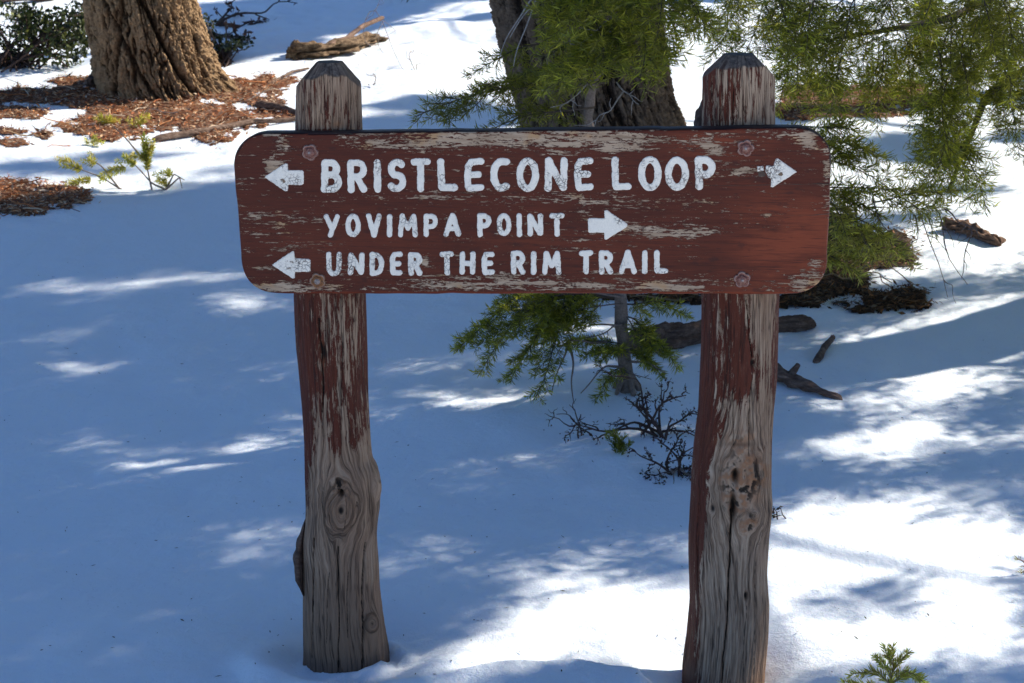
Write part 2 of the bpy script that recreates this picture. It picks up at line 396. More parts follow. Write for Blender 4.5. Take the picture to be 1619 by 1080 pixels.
# outline of the board in px, with soft corners
def corner(cx, cy, rx, ry, a0, a1, n=26):
    t = np.radians(np.linspace(a0, a1, n)); e = .92
    return np.stack([cx + rx*np.sign(np.cos(t))*np.abs(np.cos(t))**e, cy - ry*np.sign(np.sin(t))*np.abs(np.sin(t))**e], 1)
def seg(a, b, n): t = np.linspace(0, 1, n+2)[1:-1, None]; return np.array(a)*(1-t)+np.array(b)*t
o_ = [seg((430, 210.5), (1256, 201.0), 240), corner(1256, 255, 58.5, 54, 90, 0), seg((1314.5, 255), (1308.5, 405), 50),
      corner(1252, 405, 57, 60.5, 0, -90), seg((1252, 465.5), (438, 465), 240), corner(438, 402, 58, 63, -90, -180),
      seg((380, 402), (369, 262), 50), corner(424, 262, 55, 51.5, 180, 90)]
O = np.concatenate(o_)
O = O + np.stack([noise2(O[:, 0]*.03, O[:, 1]*.03, 4)*.9, noise2(O[:, 0]*.035, O[:, 1]*.03, 5)*.9], 1)
Ow = Bp(O[:, 0], O[:, 1]); Ou = (Ow-BO) @ BU; Ov = (Ow-BO) @ BV
cen = np.stack([np.clip(Ou, -.46, .46), np.zeros_like(Ou)], 1); Oo = np.stack([Ou, Ov], 1)
TH = .045; NO = len(O)
dist = np.linalg.norm(Oo-cen, axis=1)
rings = []; wsn = []
for off, w in ((.0005, -TH), (0, -TH+.004), (0, -TH*.5), (0, -.0065), (.0012, -.0028), (.0032, -.0009), (.006, -.0002), (.009, 0)):
    rings.append(Oo + (cen-Oo)/dist[:, None]*off); wsn.append(np.full(NO, w))
inner = rings[-1]
for t in np.linspace(0, 1, 46)[1:]:
    rings.append(inner*(1-t)+cen*t); wsn.append(np.zeros(NO))
uv = np.concatenate(rings); ww = np.concatenate(wsn)
ww = ww + np.where(ww > -.001, .0006*fbm(uv[:, 0]*6, uv[:, 1]*60, 3, 2), 0)
Vb = BO + uv[:, :1]*BU + uv[:, 1:]*BV + ww[:, None]*BN
bpx, bpy_, _ = proj(Vb)
def blob(cx, cy, rx, ry, p=2.): return np.exp(-(np.abs((bpx-cx)/rx)**p + np.abs((bpy_-cy)/ry)**p))
wear = np.full(len(Vb), -.065)
for cx, cy, rx, ry, a in ((760, 222, 180, 15, .37), (900, 212, 230, 8, .2), (650, 232, 80, 9, .16), (960, 228, 75, 16, .2), (962, 240, 14, 14, .28), (1030, 222, 90, 10, .12), (432, 262, 20, 17, .42), (448, 228, 16, 12, .3),
        (420, 214, 35, 5, .2), (415, 355, 42, 20, .26), (500, 347, 50, 12, .14), (470, 385, 60, 12, .12), (445, 400, 80, 10, .05), (455, 455, 75, 8, .5), (545, 432, 40, 10, .05), (690, 450, 70, 9, .14), (860, 450, 200, 9, .36), (780, 438, 110, 6, .2), (1060, 455, 75, 9, .34),
        (1080, 440, 80, 7, .1), (760, 312, 200, 7, .17), (1000, 316, 130, 9, .2), (1055, 322, 50, 8, .15), (1030, 368, 90, 12, .27), (1110, 368, 50, 9, .24), (1060, 352, 120, 9, .1), (1165, 270, 30, 8, .3), (1190, 288, 80, 5, .1),
        (1270, 215, 30, 14, .34), (1280, 228, 14, 12, .3), (1270, 445, 26, 16, .42), (1290, 425, 15, 22, .2), (1255, 325, 40, 12, .12), (1150, 240, 60, 25, .10), (925, 333, 14, 13, .30), (1130, 233, 16, 9, .3),
        (1110, 330, 120, 20, .04), (600, 300, 150, 18, .04), (900, 390, 150, 14, .05), (1240, 262, 60, 10, .05), (382, 300, 9, 60, .10), (1308, 300, 7, 120, .22), (850, 463, 460, 3, .12), (1212, 341, 7, 5, .4), (1118, 228, 14, 8, .22), (560, 390, 40, 8, .06), (725, 405, 8, 10, .2), (672, 414, 7, 9, .4), (705, 350, 9, 8, .12)):
    wear += a*blob(cx, cy, rx, ry)
wear -= .5*blob(1190, 395, 70, 26, 4) + .12*blob(1200, 235, 90, 30, 4)*0 + .25*blob(1280, 370, 36, 40, 4) + .12*blob(580, 372, 90, 12, 2)
wear -= .06*blob(560, 270, 60, 40, 4) + .6*blob(860, 466, 560, 3.5, 4)
warm = np.clip(.95*blob(1250, 380, 90, 75, 4) + .8*blob(1140, 222, 70, 26, 3) + .35*blob(1200, 450, 140, 14) + .22*blob(860, 382, 420, 14) + .7*blob(840, 465.5, 520, 4.5, 4)+ .25*blob(590, 330, 100, 16), 0, 1)  # bottom edge also brightened in colour for light caught from the snow
cr = np.zeros(len(Vb))
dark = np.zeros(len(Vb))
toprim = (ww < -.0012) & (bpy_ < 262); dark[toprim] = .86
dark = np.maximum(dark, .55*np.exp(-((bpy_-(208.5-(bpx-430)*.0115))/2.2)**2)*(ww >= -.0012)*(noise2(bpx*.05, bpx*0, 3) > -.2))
board = mesh_obj('board', Vb, gridfaces(len(rings), NO, True)[:, ::-1].copy(), S_BOARD, sign, {'wear': wear, 'warm': warm, 'dark': dark})
board['label'] = 'peeling red brown board with rounded corners'
# back cap of the board
bk = BO + rings[0][:, :1]*BU + rings[0][:, 1:]*BV - TH*BN
mesh_obj('board_back', bk, [tuple(range(NO))], S_BOARD, board, {'wear': np.full(NO, .05), 'warm': np.zeros(NO), 'dark': np.zeros(NO)}, smooth=False)

# --- splits in the board at its right end: thin dark wedges let into the face
for pts in ([(1030, 290), (1090, 292), (1160, 293.5), (1250, 291.5), (1313, 290.5)], [(1235, 340), (1270, 340.5), (1313, 338)]):
    a = np.array(pts, float); t = np.linspace(0, len(a)-1, 60); cx = np.interp(t, range(len(a)), a[:, 0]); cy = np.interp(t, range(len(a)), a[:, 1]) + noise2(t*3, t*0, 6)*.5
    wd = np.interp(t, [0, len(a)-1], [.15, .85]); wd = wd*(.6+.4*noise2(t*6, t*0, 8))
    V = np.concatenate([Bp(cx, cy-wd, np.full(60, .0009)), Bp(cx, cy+wd, np.full(60, .0009))])
    mm = mesh_obj('split', V, gridfaces(2, 60), S_LOG, board, {'tint': np.full((120, 3), .12)})

# --- lettering: strokes with round ends, raised and pillowed
def arc(cx, cy, rx, ry, a0, a1, n=14):
    t = np.radians(np.linspace(a0, a1, n)); return [(cx+rx*math.cos(a), cy+ry*math.sin(a)) for a in t]
GL = {
 'B': [[(0, 0), (0, 1)], [(0, 1), (.45, 1)]+arc(.45, .77, .4, .23, 90, -90, 10)+[(0, .54)], [(.45, .54)]+arc(.5, .27, .5, .27, 90, -90, 12)+[(0, 0)]],
 'R': [[(.05, 0), (.0, 1)], [(.0, 1), (.5, 1)]+arc(.5, .74, .48, .26, 90, -90, 12)+[(.05, .48)], [(.5, .46), (1, 0)]],
 'I': [[(.5, 0), (.5, 1)]],
 'S': [arc(.52, .75, .46, .25, 35, 250, 16)+arc(.48, .26, .52, .26, 75, -145, 16)],
 'T': [[(0, .98), (1, 1)], [(.5, .98), (.52, 0)]],
 'L': [[(0, 1), (.04, .08), (.1, .02), (1, .02)]],
 'E': [[(1, 1), (.25, .98), (.05, .8), (0, .5), (.05, .1), (.15, .0), (1, .02)], [(.05, .5), (.8, .5)]],
 'C': [[(.96, .98)]+arc(.62, .5, .62, .5, 82, 278, 18)+[(.98, .06)]],
 'O': [arc(.5, .5, .5, .5, 0, 360, 28)],
 'N': [[(0, 0), (0, 1)], [(.02, .98), (.93, .03)], [(.97, .03), (.98, 1)]],
 'P': [[(.05, 0), (.02, 1)], [(.02, 1), (.5, .99)]+arc(.5, .72, .47, .27, 90, -90, 12)+[(.08, .44)]],
 'Y': [[(0, 1), (.48, .42)], [(1, 1), (.38, 0)]],
 'V': [[(0, 1), (.52, 0)], [(1, 1), (.56, 0)]],
 'M': [[(0, 0), (.1, 1)], [(.1, 1), (.5, .35)], [(.5, .35), (.88, 1)], [(.88, 1), (1, 0)]],
 'A': [[(0, 0), (.48, 1)], [(.52, 1), (1, 0)], [(.2, .3), (.8, .3)]],
 'U': [[(0, 1), (.03, .35)]+arc(.5, .3, .46, .3, 180, 360, 12)+[(.97, .35), (1, 1)]],
 'D': [[(0, 0), (0, 1)], [(0, 1), (.4, .97)]+arc(.4, .5, .6, .48, 85, -85, 14)+[(0, 0)]],
 'H': [[(0, 0), (0, 1)], [(1, 0), (1, 1)], [(0, .48), (1, .46)]],
}
def sdf_seg(x, y, a, b):
    dx, dy = b[0]-a[0], b[1]-a[1]; L = dx*dx+dy*dy+1e-9
    t = np.clip(((x-a[0])*dx+(y-a[1])*dy)/L, 0, 1); return np.hypot(x-a[0]-t*dx, y-a[1]-t*dy)
def sdf_poly(x, y, pts):
    d = np.full(x.shape, 1e9); ins = np.zeros(x.shape, bool); n = len(pts)
    for i in range(n):
        a, b = pts[i], pts[(i+1) % n]; d = np.minimum(d, sdf_seg(x, y, a, b))
        c = ((a[1] > y) != (b[1] > y)) & (x < (b[0]-a[0])*(y-a[1])/(b[1]-a[1]+1e-12)+a[0]); ins ^= c
    return np.where(ins, -d, d)
def relief(name, fn, x0, x1, y0, y1, mat, parent, hgt=.0020, step=.62, chip=None, w0=-.0006, rnd=2.2):
    xs = np.arange(x0-2, x1+2+step, step); ys = np.arange(y0-2, y1+2+step, step); Xg, Yg = np.meshgrid(xs, ys)
    f = lambda a, b: fn(a, b) + .42*fbm(a*.28, b*.28, 3, 3)
    D = f(Xg, Yg); e = .3
    gx = (f(Xg+e, Yg)-f(Xg-e, Yg))/(2*e); gy = (f(Xg, Yg+e)-f(Xg, Yg-e))/(2*e); gn = np.hypot(gx, gy)+1e-6
    near = (D > 0) & (D < step*.95)
    Xs = np.where(near, Xg-gx/gn*D, Xg); Ys = np.where(near, Yg-gy/gn*D, Yg); ok = (D <= 0) | near
    Dn = np.where(near, 0, D)
    q = np.clip(-Dn/rnd, 0, 1)
    Wd = w0 + (hgt-w0)*np.sqrt(1-(1-q)**2) + .00022*fbm(Xg*.5, Yg*.5, 3, 8)*(q > .2)
    F = gridfaces(len(ys), len(xs)); F = F[ok.ravel()[F].all(1)]
    used = np.unique(F); mp = -np.ones(ok.size, int); mp[used] = np.arange(len(used))
    V = Bp(Xs.ravel()[used], Ys.ravel()[used], Wd.ravel()[used])
    ch = np.zeros(len(used)) if chip is None else chip(Xs.ravel()[used], Ys.ravel()[used])
    return mesh_obj(name, V, mp[F], mat, parent, {'chip': ch})
L1 = [('B', 507.6, 541), ('R', 548.4, 581), ('I', 591.6, 602), ('S', 611.7, 642.6), ('T', 648.7, 681), ('L', 691, 724.4), ('E', 733.7, 766), ('C', 774.7, 806.8), ('O', 816, 852.5),
      ('N', 861, 898), ('E', 907.3, 938.8), ('L', 966.6, 999.3), ('O', 1008.6, 1046.3), ('O', 1051, 1089.5), ('P', 1098, 1132.8)]
L2 = [('Y', 511.3, 537.6), ('O', 546, 570.6), ('V', 578.6, 603.3), ('I', 612, 620), ('M', 629, 661), ('P', 669, 693), ('A', 701, 729.6), ('P', 753.7, 777.5), ('O', 785, 808.7), ('I', 817, 825), ('N', 833.6, 859.5), ('T', 868.3, 892.8)]
L3 = [('U', 515.3, 540.6), ('N', 550, 576.8), ('D', 584, 607.6), ('E', 616, 637), ('R', 644.7, 668), ('T', 695, 718), ('H', 726.5, 752), ('E', 761, 782.4), ('R', 807, 831), ('I', 840, 847.5), ('M', 857, 888),
      ('T', 915, 937.8), ('R', 946, 969.7), ('A', 978.3, 1007), ('I', 1015, 1024), ('L', 1033.6, 1056.8)]
lr = random.Random(5)
for line, (tl, bl, tr, br), xa, xb, sw in ((L1, (251.6, 305, 246.4, 301.5), 507, 1133, 11.6), (L2, (338, 375.5, 336.5, 374), 511, 893, 8.9), (L3, (398.6, 436.5, 395.0, 433.2), 515, 1057, 9.0)):
    for chh, x0, x1 in line:
        k = ((x0+x1)/2-xa)/(xb-xa); yt = tl+(tr-tl)*k+lr.uniform(-.7, .7); yb = bl+(br-bl)*k+lr.uniform(-.7, .7)
        s = sw*lr.uniform(.96, 1.05); hs = s/2; dens = 1.0
        polys = [[(x0+hs+(x1-x0-s)*u, yb-hs-(yb-yt-s)*v) for u, v in st] for st in GL[chh]]
        lean = lr.uniform(-.02, .02)
        polys = [[(a-lean*(b-(yt+yb)/2), b) for a, b in st] for st in polys]
        def fn(a, b, polys=polys, hs=hs):
            d = np.full(a.shape, 1e9)
            for st in polys:
                for p, q in zip(st[:-1], st[1:]): d = np.minimum(d, sdf_seg(a, b, p, q))
            return d-hs*(1+.05*np.sin(b*.3+a*.11))
        chip = (lambda a, b: .045*np.ones(len(a))) if x0 > 1000 and sw > 10 else None
        o = relief('letter', fn, x0, x1, yt, yb, S_LET, board, chip=chip)
def z1(x, y): return (360+x*.3088, 180+y*.3088)
def z2(x, y): return (840+x*.3088, 180+y*.3088)
arrows = [([z1(190, 323), z1(296, 254), z1(305, 256), z1(308, 290), z1(382, 290), z1(388, 297), z1(388, 357), z1(382, 363), z1(310, 363), z1(306, 394), z1(296, 396)], lambda a, b: .17*np.exp(-((a-447)/16)**2-((b-286)/5)**2)),
          ([z2(1357, 298), z2(1263, 230), z2(1252, 232), z2(1240, 268), z2(1205, 266), z2(1198, 292), z2(1212, 322), z2(1230, 330), z2(1228, 372), z2(1238, 374)], lambda a, b: .05+.4*np.exp(-((a-1235)/3.5)**2-((b-275)/3.2)**2)),
          ([z2(1158, 270), z2(1186, 268), z2(1190, 290), z2(1160, 294)], None),
          ([z2(292, 540), z2(298, 535), z2(375, 535), z2(376, 496), z2(386, 494), z2(490, 563), z2(490, 577), z2(386, 643), z2(376, 641), z2(375, 607), z2(298, 607), z2(292, 602)], None),
          ([z1(228, 773), z1(330, 704), z1(338, 706), z1(342, 742), z1(415, 743), z1(423, 750), z1(423, 802), z1(415, 808), z1(345, 808), z1(342, 840), z1(332, 841)], lambda a, b: .19*np.exp(-((a-463)/20)**2-((b-412)/2.6)**2)+.16*np.exp(-((a-465)/18)**2-((b-423)/3)**2))]
for pts, chip in arrows:
    xs_ = [p[0] for p in pts]; ys_ = [p[1] for p in pts]
    relief('arrow', lambda a, b, pts=pts: sdf_poly(a, b, pts)-.6, min(xs_), max(xs_), min(ys_), max(ys_), S_LET, board, chip=chip)
# bare patch where the shaft of the last arrow broke off
mesh_o = relief('chipped_patch', lambda a, b: sdf_poly(a, b, [z2(1160, 296), z2(1196, 290), z2(1204, 320), z2(1164, 324)]), *[z2(1158, 0)[0], z2(1206, 0)[0], z2(0, 286)[1], z2(0, 326)[1]], S_LOG, board, hgt=.0004)
# carriage bolts: five lobed washer, collar, domed head
def disc_relief(name, px, py, r, lobes, depth, mat, w0, ph, parent, dome=1.):
    c = Bp(np.array(px), np.array(py), np.array(0.)); k = r*3.33/FPX
    nr, nt = 16, 60; V = []; rim = []; th = np.linspace(0, 2*PI, nt, endpoint=False)
    for q in np.linspace(0, 1, nr):
        rr = k*q*(1-lobes*q+lobes*1.9*q*np.abs(np.cos(2.5*th+ph))**.6)
        w = w0 + depth*(1-q**6) - depth*.55*np.exp(-((q-.68)/.12)**2)*(lobes > 0) if dome else w0+depth*np.sqrt(1-q*q)
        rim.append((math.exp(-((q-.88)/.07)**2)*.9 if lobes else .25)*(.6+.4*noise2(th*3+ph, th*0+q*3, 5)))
        V.append(c + (rr*np.cos(th))[:, None]*BU + (rr*np.sin(th))[:, None]*BV + w*BN)
    V.append(V[-1]-BN*(w0+depth*.1+.001))
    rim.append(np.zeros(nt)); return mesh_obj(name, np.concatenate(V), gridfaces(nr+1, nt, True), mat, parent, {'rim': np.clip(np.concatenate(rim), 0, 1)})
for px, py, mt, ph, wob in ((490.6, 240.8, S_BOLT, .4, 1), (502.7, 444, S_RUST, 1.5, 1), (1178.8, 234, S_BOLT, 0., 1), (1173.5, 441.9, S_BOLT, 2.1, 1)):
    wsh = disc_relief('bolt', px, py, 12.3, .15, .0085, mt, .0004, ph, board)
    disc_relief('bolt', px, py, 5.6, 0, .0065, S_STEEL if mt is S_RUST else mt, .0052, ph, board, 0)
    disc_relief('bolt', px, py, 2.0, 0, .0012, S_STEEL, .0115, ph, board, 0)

# --- posts
def post(name, prof, Yc, topy, botz, planes, knots, paint, cracks, extra, label, seed):
    prof = np.array(prof, float); py = prof[:, 0]
    L = P(prof[:, 1], py, Yc); R = P(prof[:, 2], py, Yc)
    zz = (L[:, 2]+R[:, 2])/2; cx = (L[:, 0]+R[:, 0])/2; rad = (R[:, 0]-L[:, 0])/2
    ztop = P(600, topy, Yc)[2]
    nz, nt = 560, 260
    z = np.linspace(ztop, botz, nz)
    u = np.linspace(0, 1, nt, endpoint=False); th = 2*PI*u; th = th + .55*np.sin(th)*1.0      # th=0 is the back, pi the front; denser in front
    o = np.argsort(zz); CX = np.interp(z, zz[o], cx[o]); RD = np.interp(z, zz[o], rad[o])
    k = np.ones(9)/9; sm = lambda a: np.convolve(np.pad(a, 4, 'edge'), k, 'valid'); CX = sm(CX); RD = sm(RD)
    T, Z = np.meshgrid(th, z); R0 = np.repeat(RD[:, None], nt, 1); C0 = np.repeat(CX[:, None], nt, 1)
    # angle measured so that the front (towards -Y) is a=0, +a to the right
    A = T-PI
    S = A*R0                                         # arc length from the front line
    psi = S.copy(); kf = np.zeros_like(S); knotd = np.zeros_like(S)
    pxz = lambda px_, py_: (P(px_, py_, Yc-.06))
    warm = np.zeros_like(S); brown = np.zeros_like(S); dark = np.zeros_like(S); orange = np.zeros_like(S)
    dR = .0016*fbm(S*90, Z*2.2+seed, 4, seed) + .0028*fbm(S*22, Z*1.2+seed*3, 3, seed+3) + .0035*fbm(S*7, Z*5, 2, seed+9)
    for (kx, ky, kr, el, bump_, kind) in knots:
        p = pxz(kx, ky); c_at = np.interp(p[2], z[::-1], CX[::-1]); r_at = np.interp(p[2], z[::-1], RD[::-1])
        s0 = math.asin(max(-.99, min(.99, (p[0]-c_at)/r_at)))*r_at; ds = S-s0; dz = (Z-p[2])/el
        q = np.hypot(ds, dz)*(1+.20*fbm(ds*34+kx, dz*30, 3, 12)); kf_ = np.exp(-(q/kr)**2)
        psi = psi*1.0 - np.where(q > 1e-4, ds*np.minimum(1, (kr/q)**2)*.75, 0)
        if kind == 'knot':
            inn = ss(kr*1.05, kr*.8, q)
            psi = psi*(1-inn) + inn*(q*1.0+.002*fbm(ds*60, dz*60, 2, 4))
            dR = dR + bump_*np.exp(-(q/(kr*1.15))**3) - .004*np.exp(-(q/(kr*.13))**2) + .0017*np.sin(q*760)*inn - .0018*np.exp(-((q-kr*.92)/(kr*.08))**2)
            dark = np.maximum(dark, np.exp(-(q/(kr*.12))**4)); brown = np.maximum(brown, .5*inn*(.6+.4*np.sin(q*760)))
            dark = np.maximum(dark, .35*np.exp(-((q-kr*.92)/(kr*.05))**2)*(noise2(ds*70, dz*70, 5) > -.1))
        elif kind == 'hole':
            dR = dR - bump_*np.exp(-(q/kr)**4); dark = np.maximum(dark, np.exp(-(q/(kr*.8))**4))
        elif kind == 'scar':
            mk = np.exp(-(q/kr)**4); rg = fbm(S*70, Z*70, 4, seed+21); dR = dR + mk*(bump_*.5+.0045*rg+.0018*np.sin((q+.004*rg)*520))
            brown = np.maximum(brown, mk*np.clip(.5+.9*rg, 0, .95)); dark = np.maximum(dark, mk*ss(.22, .5, -rg)*.95); orange = np.maximum(orange, mk*ss(.25, .6, rg)*.55)
        elif kind == 'bump':
            dR = dR + bump_*np.exp(-(q/kr)**3)
    for pts, wd, dp in cracks:
        pts = np.array(pts, float); pw = pxz(pts[:, 0], pts[:, 1]); c_at = np.interp(pw[:, 2], z[::-1], CX[::-1]); r_at = np.interp(pw[:, 2], z[::-1], RD[::-1])
        s_ = np.arcsin(np.clip((pw[:, 0]-c_at)/r_at, -.99, .99))*r_at
        oo = np.argsort(pw[:, 2]); sc_ = np.interp(Z, pw[oo, 2], s_[oo]); wz = np.interp(Z, pw[oo, 2], np.array(wd if isinstance(wd, list) else [wd]*len(pts))[oo])
        inz = (Z > pw[:, 2].min()) & (Z < pw[:, 2].max()); wz = np.where(inz, wz, 1e-5)*(.75+.35*noise2(Z*90, Z*0+seed, 3))
        w_ = np.exp(-((S-sc_-.0012*noise2(Z*40, Z*0, 7))/np.maximum(wz, 1e-5))**2)*inz
        dR = dR - dp*w_; dark = np.maximum(dark, ss(.25, .75, w_)*inz)
    pxf, pyf, _ = proj(np.stack([C0+R0*np.sin(A), Yc-R0*np.cos(A), Z], -1))
    wear = paint(pxf, pyf, S, Z); warm = extra(pxf, pyf, 'warm'); brown = np.maximum(brown, extra(pxf, pyf, 'brown')); orange = np.maximum(orange, extra(pxf, pyf, 'orange'))
    dark = np.maximum(dark, extra(pxf, pyf, 'dark')*1.)
    Rr = R0 + dR
    # faceted, axe-cut top
    capm = np.zeros_like(S)
    for az, rt, slope in planes:
        lim = rt + (ztop-Z)*slope; c = np.cos(A-az); Rl = np.where(c > .05, lim/np.maximum(c, .05), 9)
        cut = Rl < Rr; capm = np.where(cut, 1, capm); Rr = np.where(cut, Rl+.0006*fbm(S*90, Z*90, 3, 6), Rr)
    Rr = np.maximum(Rr, .001)
    V = np.stack([C0+Rr*np.sin(A), Yc-Rr*np.cos(A), Z], -1)
    top = V[0].mean(0); n0 = nz*nt
    Vt = np.concatenate([V.reshape(-1, 3), [top]]); F = gridfaces(nz, nt, True)
    tri = np.stack([np.full(nt, n0), np.arange(nt), (np.arange(nt)+1) % nt, np.full(nt, -1)], 1)
    at = {'psi': psi, 'zz': Z, 'wear': wear, 'dark': np.clip(dark, 0, 1), 'warm': np.clip(warm, 0, 1), 'brown': np.clip(brown, 0, 1), 'orange': np.clip(orange, 0, 1), 'cap': capm*np.clip(.80+.25*fbm(S*40, Z*40, 3, 3), 0, .95)}
    at = {k_: np.append(v.ravel(), .9 if k_ == 'cap' else 0) for k_, v in at.items()}
    o = mesh_obj(name, Vt, F, S_POST, sign, at)
    # close the top with a small fan
    fan = mesh_obj('end_grain', np.concatenate([V[0], [top+np.array([0, 0, .002])]]), [(nt, i, (i+1) % nt) for i in range(nt)], S_POST, o, {'psi': np.zeros(nt+1), 'cap': np.full(nt+1, .95)})
    o['label'] = label
    return o
def gb(x, y, cx, cy, rx, ry, p=2.): return np.exp(-(np.abs((x-cx)/rx)**p+np.abs((y-cy)/ry)**p))
profL = [(95, 470, 572), (135, 470, 572), (200, 469, 574), (467, 468, 578), (550, 470, 581), (650, 478, 584), (700, 481, 586), (722, 482, 588), (738, 483, 599), (765, 484, 603), (800, 484, 601), (820, 483, 597), (850, 479, 595),
         (930, 481, 599), (980, 483, 606), (1030, 484, 614), (1075, 480, 618), (1200, 478, 622)]
def paintL(x, y, S, Z):
    w = .03 + .12*fbm(x*.05, y*.012, 2, 31) + 0*x
    w += .26*ss(200, 120, y)*0 + .22*(y < 205)
    w += .14*gb(x, y, 512, 560, 9, 130, 2) + .10*gb(x, y, 545, 600, 10, 140) + .12*gb(x, y, 560, 520, 10, 60) + .1*gb(x, y, 570, 470, 12, 60)
    w += .22*ss(600, 700, y)*ss(485, 500, x) + .5*ss(690, 760, y)*ss(480, 497, x) + .5*ss(800, 850, y)
    w -= .10*gb(x, y, 500, 720, 26, 90) + .10*gb(x, y, 570, 700, 14, 60); w -= .35*gb(x, y, 532, 700, 9, 40) + .2*gb(x, y, 480, 640, 8, 120)
    return w
def extraL(x, y, k):
    if k == 'warm': return .65+.45*gb(x, y, 560, 900, 30, 200) + .2*ss(850, 1000, y)
    if k == 'brown': return .3*gb(x, y, 540, 800, 34, 60, 4) + .6*ss(860, 1010, y) + .5*gb(x, y, 540, 1045, 60, 25)
    if k == 'orange': return .5*gb(x, y, 534, 197, 9, 5) + .3*gb(x, y, 510, 560, 4, 20)
    if k == 'dark': return .75*gb(x, y, 515, 560, 3, 25)*(noise2(x*.3, y*.1, 4) > 0) + .5*ss(203, 192, y)*0
capp = lambda rt, sl: [(a, rt*r_, sl*s_) for a, r_, s_ in ((-.62, 1.35, 1.35), (.42, 1.45, 1.5), (1.5, .95, 1.), (-1.6, .95, 1.05), (2.5, 1, 1), (-2.6, 1, 1))]
post('post', profL, 3.392, 97, -.22, capp(.026, .80),
     [(541, 800, .039, 1.75, .010, 'knot'), (542, 773, .0065, 1.1, .02, 'hole'), (585, 985, .019, 1.25, .006, 'knot'), (594, 775, .02, 1.6, .006, 'bump'), (538, 762, .018, 1.0, .002, 'scar'), (512, 555, .006, 3.5, .01, 'hole')],
     paintL, [([(505, 500), (508, 560), (512, 610), (510, 650)], .0024, .008), ([(578, 860), (574, 960), (572, 1070)], .0026, .010), ([(497, 850), (495, 950), (494, 1040)], .0022, .007), ([(536, 860), (538, 950), (536, 1060)], .0014, .006), ([(540, 470), (543, 560), (541, 640)], .0008, .003),
              ([(553, 900), (551, 1000)], .0009, .003), ([(521, 900), (519, 1010)], .0008, .003), ([(556, 150), (554, 205)], .0018, .006), ([(519, 815), (510, 790), (512, 765)], .001, .003), ([(548, 775), (549, 800), (546, 830)], .0008, .002)],
     extraL, 'left log post, bare grey wood with a ringed knot low down', 3)
profR = [(83, 1113, 1225), (115, 1113, 1225), (200, 1112, 1224), (467, 1108, 1229), (550, 1107, 1227), (600, 1106, 1226), (650, 1104, 1221), (700, 1099, 1218), (750, 1093, 1219), (800, 1090, 1222), (840, 1089, 1217), (900, 1089, 1213),
         (950, 1091, 1216), (1000, 1089, 1213), (1050, 1083, 1208), (1080, 1081, 1206), (1200, 1070, 1200)]
def paintR(x, y, S, Z):
    w = -.0 + .14*fbm(x*.05, y*.012, 2, 32)+0*x
    w += .20*(y < 205)*ss(1122, 1140, x) + .16*gb(x, y, 1200, 500, 22, 160, 4) + .25*gb(x, y, 1205, 600, 16, 260, 4) + .34*gb(x, y, 1165, 720, 34, 110, 4)
    w += .5*ss(700, 780, y)*ss(1105, 1128, x) + .45*ss(820, 900, y)*ss(1090, 1120, x) + .1*ss(600, 660, y)*ss(1125, 1150, x)
    w -= .24*gb(x, y, 1190, 640, 26, 120) + .16*gb(x, y, 1150, 640, 22, 60); w -= .12*gb(x, y, 1113, 700, 12, 200, 4) - .06*gb(x, y, 1150, 560, 30, 90) + .3*gb(x, y, 1121, 950, 5, 40) + .25*gb(x, y, 1102, 870, 9, 60) + .16*gb(x, y, 1106, 640, 12, 150, 4)
    return w
def extraR(x, y, k):
    if k == 'warm': return .25+.6*ss(1165, 1215, x)*ss(300, 500, y)+.25*ss(850, 1050, y)  # right side turned warmer in colour, standing in for sun on it
    if k == 'brown': return .6*gb(x, y, 1092, 1065, 14, 22) + .35*gb(x, y, 1155, 755, 22, 40, 4)
    if k == 'orange': return .75*gb(x, y, 1198, 750, 20, 24)*(fbm(x*.08, y*.08, 3, 5) > -.1) + .5*gb(x, y, 1170, 695, 34, 12)*(fbm(x*.1, y*.1, 3, 8) > 0) + .35*gb(x, y, 1192, 785, 12, 10)
    if k == 'dark': return .5*gb(x, y, 1170, 702, 26, 4)+0*x
post('post', profR, 3.335, 85, -.22, capp(.030, .95),
     [(1170, 752, .050, 1.6, .009, 'scar'), (1180, 820, .022, 1.3, .004, 'scar'), (1160, 745, .008, 2.2, .02, 'hole'), (1156, 795, .007, 4.5, .022, 'hole'), (1187, 808, .010, 1.1, .007, 'knot'), (1188, 570, .0055, 2.2, .008, 'hole'), (1177, 935, .004, 2.2, .008, 'hole'), (1125, 800, .006, 1.5, .003, 'hole')],
     paintR, [([(1152, 800), (1152, 860), (1149, 940), (1142, 1010), (1138, 1085)], [.003, .0019, .0016, .0014, .0014], .014), ([(1186, 600), (1183, 650), (1181, 715)], .0011, .006), ([(1157, 610), (1157, 700)], .0008, .003), ([(1177, 470), (1183, 530), (1186, 560)], .0013, .006),
              ([(1207, 740), (1210, 800), (1204, 850), (1199, 858)], .0012, .004), ([(1178, 950), (1173, 1000), (1170, 1080)], .0007, .003), ([(1104, 800), (1101, 850), (1106, 940)], .0014, .005), ([(1160, 130), (1158, 195)], .0014, .004), ([(1128, 130), (1128, 195)], .0013, .004), ([(1193, 880), (1190, 990), (1188, 1080)], .0007, .002)],
     extraR, 'right log post, split lengthwise below a rough branch scar', 8)
